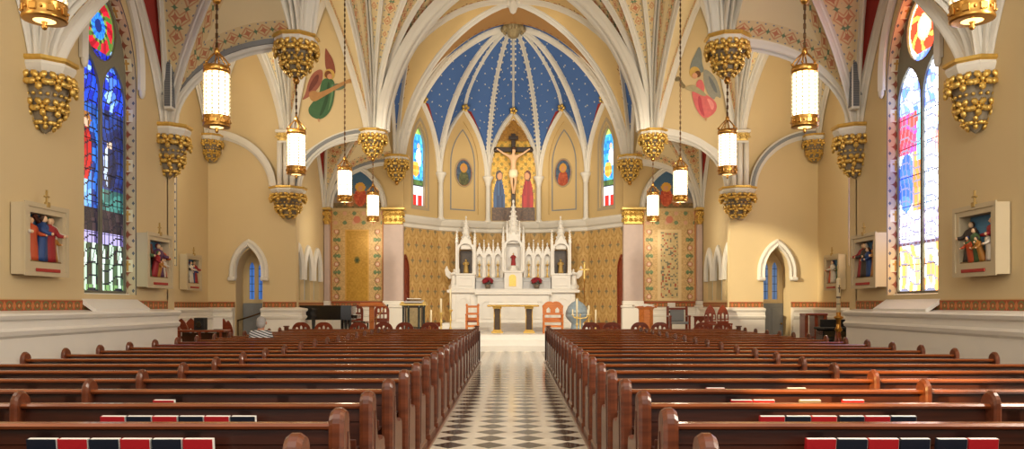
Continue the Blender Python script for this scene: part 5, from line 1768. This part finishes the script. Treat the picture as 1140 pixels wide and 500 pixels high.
# grand piano
t = thing('grand_piano', 'black grand piano in the left chapel arch', 'piano', (fx(366, 26.5), 26.5, .54)); t.scale = (.93, .93, .96)
PO = [(-.85, -.72), (.85, -.72), (.85, -.5), (.62, -.1), (.30, .3), (-.05, .72), (-.45, .80), (-.85, .62)]
PO = [(-.88, -.55), (.55, -.55), (.9, -.45), (.92, .30), (.70, .62), (.30, .58), (-.10, .70), (-.88, .75)]
b = MB(); b.plate(PO, [], lambda u, v, w_: Vector((u, v, w_)), .55, 1.0); b.build('case', M['black'], t)
b = MB(); b.plate([(p[0] * 1.02, p[1] * 1.02) for p in PO], [], lambda u, v, w_: Vector((u, v, w_)), 1.0, 1.05); b.build('lid', M['black'], t)
b = MB(); b.box(.92, 1.10, -.40, .28, .60, .72, .02); b.build('key_bed', M['black'], t)
b = MB()
for k in range(30): b.box(.94, 1.08, -.37 + k * .021, -.37 + k * .021 + .019, .72, .735)
b.build('white_keys', M['paper'], t)
for x, y in ((-.6, .2), (.7, -.38), (.7, .25)):
    b = MB(); b.lathe([(.03, 0), (.045, .05), (.05, .1), (.075, .55), (.08, .63)], 10, (x, y, 0)); b.build('leg', M['black'], t)
b = MB(); b.box(.45, .55, -.08, .02, .08, .62, .01); b.box(.40, .58, -.12, .06, .06, .12, .01); b.build('pedal_lyre', M['black'], t)
t = thing('piano_bench', 'low black bench beside the grand piano', 'bench', (fx(402, 25.4), 25.4, .54))
b = MB(); b.box(-.2, .2, -.35, .35, .42, .50, .03); b.build('seat', M['black'], t)
for x in (-.16, .16):
    for y in (-.3, .3):
        b = MB(); b.lathe([(.02, 0), (.03, .42)], 8, (x, y, 0)); b.build('leg', M['black'], t)

# left transept: pointed choir stalls, black box, paper
for i, px in enumerate((191.5, 200.5, 211.5)):
    arched_chair('pointed wooden stall end against the left transept wall, %s from the left' % ORD[i], (fx(px, 19.6 + .6 * i), 19.6 + .6 * i, 0), PI, 'pointed wooden stalls in the left transept', 1.22, 'mahogany', 'pointed_stall', True, .2)
for i, px in enumerate((246, 251.5)):
    arched_chair('pointed wooden stall turned sideways right of the white sheet, %s of two' % ('left' if i == 0 else 'right'), (fx(px, 20.0 + i * .6), 20.0 + i * .6, 0), 1.2, 'pointed wooden stalls in the left transept', 1.22 - .06 * i, 'mahogany', 'pointed_stall', True, .2)
t = thing('side_table', 'low dark wooden table carrying the black box in the left transept', 'table', (fx(226, 19.0), 19.0, 0))
b = MB(); b.box(-.58, .58, -.25, .25, .92, .97, .012); b.build('table_top', M['mahogany'], t)
for x in (-.5, .0, .5):
    for y in (-.2, .2):
        b = MB(); b.box(x - .03, x + .03, y - .03, y + .03, 0, .92, .008); b.build('leg', M['mahogany'], t)
b = MB(); b.box(-.55, .55, .1, .13, .2, .9); b.build('back_panel', M['pew'], t)
t = thing('black_box', 'black loudspeaker box standing on the table in the left transept', 'loudspeaker', (fx(223, 19.0), 19.0, .97))
b = MB(); b.box(-.11, .13, -.12, .12, 0, .29, .012); b.build('cabinet', M['blackmatte'], t)
b = MB(); b.lathe([(.0, 0), (.075, 0), (.08, .01), (.06, .012), (0, .02)], 16); o = b.build('speaker_cone', M['black'], t); o.rotation_euler = (PI / 2, 0, 0); o.location = (.01, -.12, .12)
t = thing('paper_sheet_stand', 'white printed sheet on a small stand in the left transept', 'sign', (fx(243, 19.0), 18.98, .97))
b = MB(); b.box(-.11, .11, -.004, .004, .02, .29); b.build('sheet', M['paper'], t)
b = MB(); b.box(-.09, .09, -.04, .06, 0, .02, .004); b.box(-.015, .015, .004, .02, 0, .25); b.build('stand', M['greycover'], t)
t = thing('handrail', 'thin dark handrail slanting across the door niche of the left transept', 'handrail', (-8.5, 25.45, 0))
b = MB(); b.tube([(-.42, .1, 1.05), (.42, .05, 1.32)], .025, 8); b.build('rail', M['iron'], t)
for x, z in ((-.38, 1.06), (.36, 1.30)):
    b = MB(); b.tube([(x, .1, 0), (x, .08, z)], .018, 8); b.build('post', M['iron'], t)
for s in (-1, 1):
    t = thing('grey_door', 'plain grey door leaf inside the pointed niche of the %s transept' % SIDE[s], 'door', (s * 8.48, 26.02, 0))
    b = MB(); b.box(-.41, .41, 0, .05, 0, 1.62, .01); b.box(-.33, -.04, -.012, 0, .2, 1.45, .005); b.box(.04, .33, -.012, 0, .2, 1.45, .005); b.build('leaf', M['grey'], t)
    b = MB(); b.ball((.34, -.05, .95), .035); b.build('door_knob', M['brass'], t)

# right: processional cross, font, candlesticks
t = thing('processional_cross', 'tall thin gilded processional cross standing right of the high altar', 'cross', (fx(650.5, 29.6), 29.6, .54))
b = MB(); b.lathe([(.18, 0), (.18, .03), (.04, .08), (.02, .12), (.02, 1.9), (.05, 1.95), (.02, 2.0)], 10); b.build('staff', M['brass'], t)
b = MB(); b.box(-.025, .025, -.015, .015, 1.98, 2.58, .006); b.box(-.15, .15, -.015, .015, 2.32, 2.37, .006)
for p in ((-.16, 2.345), (.16, 2.345), (0, 2.6)): b.ball((p[0], 0, p[1]), .035)
b.build('cross_head', M['palegold'], t)
t = thing('baptismal_font', 'round blue-grey marble font with a domed cover, right of the armchair', 'font', (fx(642.5, 28.4), 28.4, .54))
b = MB(); b.lathe([(.40, 0), (.40, .08), (.24, .14), (.20, .35), (.34, .50), (.42, .62), (.42, .70)], 16); b.build('bowl', M['bluemarble'], t)
b = MB(); b.lathe([(.42, .70), (.40, .80), (.33, .96), (.20, 1.10), (.06, 1.17), (.05, 1.24), (0, 1.26)], 16); b.build('domed_cover', M['bluemarble'], t)
for i, (px, d, hh, c) in enumerate(((642.3, 27.3, .62, .62), (655.5, 27.5, .70, .30), (663.2, 27.7, .35, .50))):
    candlestick(['pale gold candlestick with a tall candle directly before the font', 'pale gold candlestick at the right edge of the font', 'short candlestick with an ivory candle right of the font'][i], (fx(px, d), d, .54), hh, c, 'palegold', .055, 'standing candles right of the altar')
t = thing('candle_bracket', 'gilded two-armed candle bracket before the marble font', 'candelabra', (fx(646, 27.1), 27.1, .54))
b = MB(); b.lathe([(.12, 0), (.12, .02), (.02, .06), (.02, .66), (.04, .7), (0, .72)], 10); b.build('stem', M['palegold'], t)
b = MB(); b.tube([(-.26, 0, .68), (-.2, 0, .58), (0, 0, .56), (.2, 0, .58), (.26, 0, .68)], .02, 8); b.build('arms', M['palegold'], t)
for x in (-.26, .26):
    b = MB(); b.lathe([(.05, .68), (.05, .70), (.02, .70), (.02, .86), (0, .88)], 8, (x, 0, 0)); b.build('candle', M['wax'], t)

# right chapel furniture
t = thing('wooden_lectern', 'glowing honey-coloured wooden lectern with a carved top in the right chapel', 'lectern', (fx(719, 27.0), 27.0, .54))
b = MB(); b.lathe([(.32, 0), (.32, .06), (.25, .10), (.25, .86), (.30, .92)], 8, phase=PI / 8, smooth=False); b.build('body', M['oakorange'], t)
b = MB(); b.box(-.34, .34, -.24, .24, .92, 1.0, .015, 0, Matrix.Translation((0, 0, .0))); b.build('top', M['oakorange'], t)
t = thing('white_altar_cloth', 'crumpled white cloth lying on the honey-coloured lectern', 'cloth', (fx(716, 27.0), 27.0, 1.54))
b = MB(); rnd = random.Random(5); vs = []; fs = []
for j in range(9):
    for i in range(13):
        x = -.34 + .68 * i / 12; y = -.26 + .52 * j / 8
        vs.append((x, y, .018 + .05 * rnd.random() * (1 - abs(x) / .6) - (.0 if abs(y) < .24 else .06)))
for j in range(8):
    for i in range(12): fs.append((j * 13 + i, j * 13 + i + 1, (j + 1) * 13 + i + 1, (j + 1) * 13 + i))
b.add(vs, fs, 0, None, True); o = b.build('cloth', M['paper'], t); o.modifiers.new('Solidify', 'SOLIDIFY').thickness = .01
t = thing('credence_chair', 'dark wooden armchair with a grey cushion back below a white book stand', 'chair', (fx(754, 26.8), 26.8, .54), PI)
b = MB(); b.box(-.30, .30, -.04, .44, .38, .46, .02); b.build('seat', M['grey'], t)
b = MB(); b.box(-.24, .24, -.06, -.01, .46, .86, .02); b.build('backrest', M['grey'], t)
for x in (-.32, .32):
    b = MB(); b.box(x - .04, x + .04, -.08, .0, 0, .98, .01); b.build('back_post', M['mahogany'], t)
    b = MB(); b.box(x - .035, x + .035, .38, .46, 0, .64, .01); b.build('leg', M['mahogany'], t)
    b = MB(); b.box(x - .045, x + .045, -.04, .47, .62, .67, .012); b.build('armrest', M['mahogany'], t)
b = MB(); b.box(-.30, .30, -.07, -.01, .86, .93, .012); b.build('top_rail', M['mahogany'], t)
t = thing('book_stand', 'white and green hymn board standing behind the dark armchair in the right chapel', 'sign', (fx(747.5, 27.3), 27.3, .54))
b = MB(); b.lathe([(.14, 0), (.14, .02), (.02, .05), (.02, .80), (0, .80)], 10); b.build('stand', M['iron'], t)
b = MB(); b.box(-.13, .13, -.02, .02, .80, 1.10, .005); b.build('white_board', M['paper'], t)
b = MB(); b.box(-.14, .14, -.03, -.02, .74, .82, .004); b.build('green_strip', plain('green_felt', (36, 84, 62), .8), t)
t = thing('kneeler', 'low wooden kneeler before the two pointed chairs on the right', 'kneeler', (fx(783, 25.6), 25.6, .54))
b = MB(); b.box(-.28, .28, .05, .30, .20, .27, .02); b.build('kneeling_pad', M['redcover'], t)
b = MB(); b.plate([(-.3, 0), (.3, 0), (.3, .62), (-.3, .62)], [[(c - .06, .34), (c + .06, .34), (c + .06, .46), (c, .54), (c - .06, .46)] for c in (-.18, 0, .18)], xz(0), -.04, 0); b.build('front_panel', M['mahogany'], t)
b = MB(); b.box(-.32, .32, -.1, .08, .62, .66, .01); b.build('arm_shelf', M['mahogany'], t)

# right transept: wooden desk, dark organ-like console, paschal candle
t = thing('wooden_desk', 'open-fronted dark wooden stand by the right transept wall', 'stand', (fx(905, 23.0), 23.0, 0))
b = MB(); b.box(-.30, .34, -.26, .26, 1.26, 1.32, .012); b.build('top', M['mahogany'], t)
for x in (-.26, .02, .28): 
    b = MB(); b.box(x - .05, x + .05, -.22, .22, 0, 1.26, .01); b.build('upright', M['mahogany'], t)
b = MB(); b.box(-.26, .28, -.2, .2, .62, .66, .008); b.build('shelf', M['mahogany'], t)
t = thing('upright_console', 'black draped keyboard console behind the paschal candle on the right', 'keyboard', (fx(932, 18.9), 18.9, 0))
b = MB(); b.box(-.42, .42, -.22, .26, .08, .98, .03); b.build('cabinet', M['black'], t)
b = MB(); b.box(-.46, .46, -.42, .28, .98, 1.04, .02); b.box(-.40, .40, -.40, -.2, .72, .80, .015); b.build('shelf', M['blackmatte'], t)
for x in (-.42, .42):
    b = MB(); b.box(x - .03, x + .03, -.40, .26, 0, .08, .01); b.build('foot', M['blackmatte'], t)
b = MB(); b.box(-.40, .42, .0, .03, 1.04, 1.22, .008); b.build('music_rest', M['blackmatte'], t)
t = thing('paschal_candle', 'tall white paschal candle on a dark tripod stand, right transept', 'candle', (fx(933.5, 18.0), 18.0, 0))
for k in range(3):
    a = k * 2 * PI / 3 + .5
    b = MB(); b.tube([(.32 * math.cos(a), .32 * math.sin(a), .02), (.16 * math.cos(a), .16 * math.sin(a), .26), (.05 * math.cos(a), .05 * math.sin(a), .74), (.03 * math.cos(a), .03 * math.sin(a), .98)], [.05, .05, .04, .03], 8); b.build('tripod_leg', M['mahogany'], t)
b = MB(); b.lathe([(.04, .80), (.045, .95), (.09, 1.0), (.05, 1.08), (.05, 1.22), (.10, 1.27), (.10, 1.30), (.05, 1.32), (.05, 1.36), (.055, 1.40), (0, 1.40)], 12); b.build('socket', M['brass'], t)
b = MB(); b.lathe([(.048, 1.38), (.048, 2.16), (.03, 2.18), (0, 2.18)], 12); b.build('wax_candle', M['wax'], t)
for z0, z1 in ((1.72, 1.76), (1.58, 1.60)):
    b = MB(); b.lathe([(.051, z0), (.051, z1)], 12); b.build('candle_band', M['greycover'], t)
b = MB(); b.box(-.012, .012, -.054, -.047, 1.85, 2.02); b.box(-.034, .034, -.054, -.047, 1.94, 1.965); b.build('candle_cross', M['greycover'], t)

# ------------------------------------------------------------------ the seated visitor
K = 14
px_, py_ = fx(290, PD(K) + .28), PD(K) + .30
t = thing('person', 'grey-haired person in a striped shirt sitting alone in a left pew, seen from behind', 'person', (px_, py_, 0))
zs_ = .46
V_ = [(0, 0, zs_ + .10), (0, -.02, zs_ + .30), (0, -.01, zs_ + .48), (0, .0, zs_ + .575), (0, .03, zs_ + .68), (0, .04, zs_ + .79),
      (-.17, 0, zs_ + .50), (-.22, .06, zs_ + .26), (-.14, .27, zs_ + .18), (.17, 0, zs_ + .50), (.22, .06, zs_ + .26), (.14, .27, zs_ + .18),
      (-.10, .05, zs_ + .09), (-.12, .42, zs_ + .10), (-.12, .43, .08), (-.12, .56, .04), (.10, .05, zs_ + .09), (.12, .42, zs_ + .10), (.12, .43, .08), (.12, .56, .04)]
E_ = [(0, 1), (1, 2), (2, 3), (3, 4), (4, 5), (2, 6), (6, 7), (7, 8), (2, 9), (9, 10), (10, 11), (0, 12), (12, 13), (13, 14), (14, 15), (0, 16), (16, 17), (17, 18), (18, 19)]
R_ = [.15, .14, .15, .055, .09, .085, .075, .052, .036, .075, .052, .036, .095, .068, .045, .04, .095, .068, .045, .04]
body = skin_mesh('body', V_, E_, R_, [M['skin']], t, 2)
def striped(name):
    n = NT(name); co = n.coord('Object')
    f = n.math('GREATER_THAN', n.math('SINE', n.math('MULTIPLY', n.math('ADD', co[2], n.math('MULTIPLY', co[0], .35)), 130.0)), .1)
    return n.finish(n.mix(f, lin((226, 226, 226)), lin((54, 60, 66))), .8)
shirt = skin_mesh('striped_shirt', V_[0:4] + [V_[6], V_[7], (-.17, .19, zs_ + .205), V_[9], V_[10], (.17, .19, zs_ + .205)],
                  [(0, 1), (1, 2), (2, 3), (2, 4), (4, 5), (5, 6), (2, 7), (7, 8), (8, 9)],
                  [.168, .158, .168, .066, .092, .066, .05, .092, .066, .05], [striped('grey_white_striped_cloth')], t, 2)
tr = skin_mesh('trousers', [V_[0]] + V_[12:15] + V_[16:19], [(0, 1), (1, 2), (2, 3), (0, 4), (4, 5), (5, 6)], [.16, .108, .082, .06, .108, .082, .06], [M['blackmatte']], t, 2)
b = MB(); b.ball((0, .025, zs_ + .755), .098, .112, .118, 14, 10); b.ball((0, -.01, zs_ + .70), .088, .09, .09, 12, 8); b.build('hair', M['hairgrey'], t)
b = MB()
for sx in (-1, 1): b.ball((sx * .098, .045, zs_ + .73), .014, .026, .036, 8, 6)
b.ball((0, .145, zs_ + .72), .016, .024, .024, 8, 6)
b.build('face_features', M['skin'], t)
b = MB()
for sx in (-1, 1):
    b.ball((sx * .13, .31, zs_ + .165), .036, .046, .02, 8, 6)
    for k in range(4):
        x = sx * .13 + (k - 1.5) * .018
        b.tube([(x, .345, zs_ + .17), (x, .385 + .008 * (k in (1, 2)), zs_ + .168), (x, .41 + .01 * (k in (1, 2)), zs_ + .15)], [.010, .009, .007], 6)
    b.tube([(sx * .105, .305, zs_ + .17), (sx * .08, .34, zs_ + .17), (sx * .075, .365, zs_ + .165)], [.012, .010, .008], 6)
b.build('hands', M['skin'], t)
b = MB()
for sx in (-1, 1): b.ball((sx * .12, .52, .045), .05, .13, .045, 10, 6)
b.build('shoes', M['blackmatte'], t)
# ================================================================== CAMERA AND LIGHT
cam = bpy.data.cameras.new('camera'); co = bpy.data.objects.new('camera', cam); COL.objects.link(co)
co.location = (CAMX, 0, CAMZ); co.rotation_euler = (PI / 2, 0, 0)
cam.sensor_width = 36; cam.sensor_fit = 'HORIZONTAL'; cam.lens = F / 1140 * 36
cam.shift_x = -(CX - 570) / 1140; cam.shift_y = (HZ - 250) / 1140
cam.clip_start = .05; cam.clip_end = 200
SC.camera = co
w = bpy.data.worlds.new('daylight'); SC.world = w; w.use_nodes = True
bg = w.node_tree.nodes['Background']; bg.inputs[0].default_value = lin((255, 246, 234)) + (1,); bg.inputs[1].default_value = 1.0
def lamp(kind, name, loc, energy, col, target=None, **kw):
    l = bpy.data.lights.new(name, kind); l.energy = energy; l.color = lin(col)
    for k, v in kw.items(): setattr(l, k, v)
    o = bpy.data.objects.new(name, l); COL.objects.link(o); o.location = loc
    if target is not None:
        o.rotation_euler = (Vector(target) - Vector(loc)).to_track_quat('-Z', 'Y').to_euler()
    return o
WARM = (255, 240, 212)
for s in (-1, 1):
    # assumed floodlights by the hanging corbels, added to brighten the sanctuary; no fixtures built
    lamp('SPOT', 'assumed_sanctuary_floodlight', (s * 4.0, 17.2, 8.6), 2300, WARM, (0, 31.5, 2.5), spot_size=math.radians(50), spot_blend=.6, shadow_soft_size=.25)
    lamp('SPOT', 'apse_vault_fill', (s * 3.6, 27.0, 5.6), 500, (255, 236, 206), (0, 31.0, 9.8), spot_size=math.radians(85), spot_blend=.8, shadow_soft_size=.25)  # added spot without a fixture, brightens the apse vault
    lamp('SPOT', 'crossing_vault_fill', (s * 6.4, 18.0, 4.6), 900, WARM, (s * 4.0, 25.4, 10.5), spot_size=math.radians(80), spot_blend=.8, shadow_soft_size=.3)  # added spot without a fixture, lifts the crossing ribs
    lamp('POINT', 'chapel_point_light', (s * 5.8, 27.6, 4.2), 45, WARM, shadow_soft_size=.25)  # bare point light in the chapel, no fixture there
    lamp('POINT', 'transept_point_light', (s * 8.6, 20.5, 6.4), 220, WARM, shadow_soft_size=.3)  # bare point light in the transept, hung from nothing
    lamp('AREA', 'nave_side_fill', (s * 6.8, 5.4, 4.2), 520 if s > 0 else 60, (255, 244, 226), (s * -3, 9.5, 2.5), shape='RECTANGLE', size=1.4, size_y=4.5)  # added fill before the solid wall; no window is built here
lamp('AREA', 'rear_fill', (0, -2.6, 7.5), 420, (255, 246, 230), (0, 9, .5), shape='RECTANGLE', size=5, size_y=4)  # added unseen light behind the camera, brightens the aisle floor
lamp('SPOT', 'assumed_sun_spot_on_pews', (-5.5, -2.4, 5.6), 22000, (255, 214, 130), (3.3, 7.0, .75), spot_size=math.radians(7), spot_blend=.5, shadow_soft_size=.05)  # assumed spot for the sunlit patch on right pews; no rear window built
lamp('SPOT', 'assumed_sun_spot_on_pier', (-6.9, 14.25, 6.0), 16000, (255, 236, 200), (7.5, 25.4, 2.6), spot_size=math.radians(11), spot_blend=.6, shadow_soft_size=.1)  # assumed spot just inside the tall left window, imitates sunlight on the right pier
SC.view_settings.view_transform = 'Standard'; SC.view_settings.look = 'None'
SC.view_settings.gamma = 1.0; SC.view_settings.use_curve_mapping = False; SC.view_settings.exposure = 0.18
SC.cycles.use_denoising = True
try: SC.cycles.denoiser = 'OPENIMAGEDENOISE'
except Exception: pass
SC.cycles.max_bounces = 8; SC.cycles.diffuse_bounces = 5; SC.cycles.glossy_bounces = 4
SC.cycles.sample_clamp_indirect = 6.0
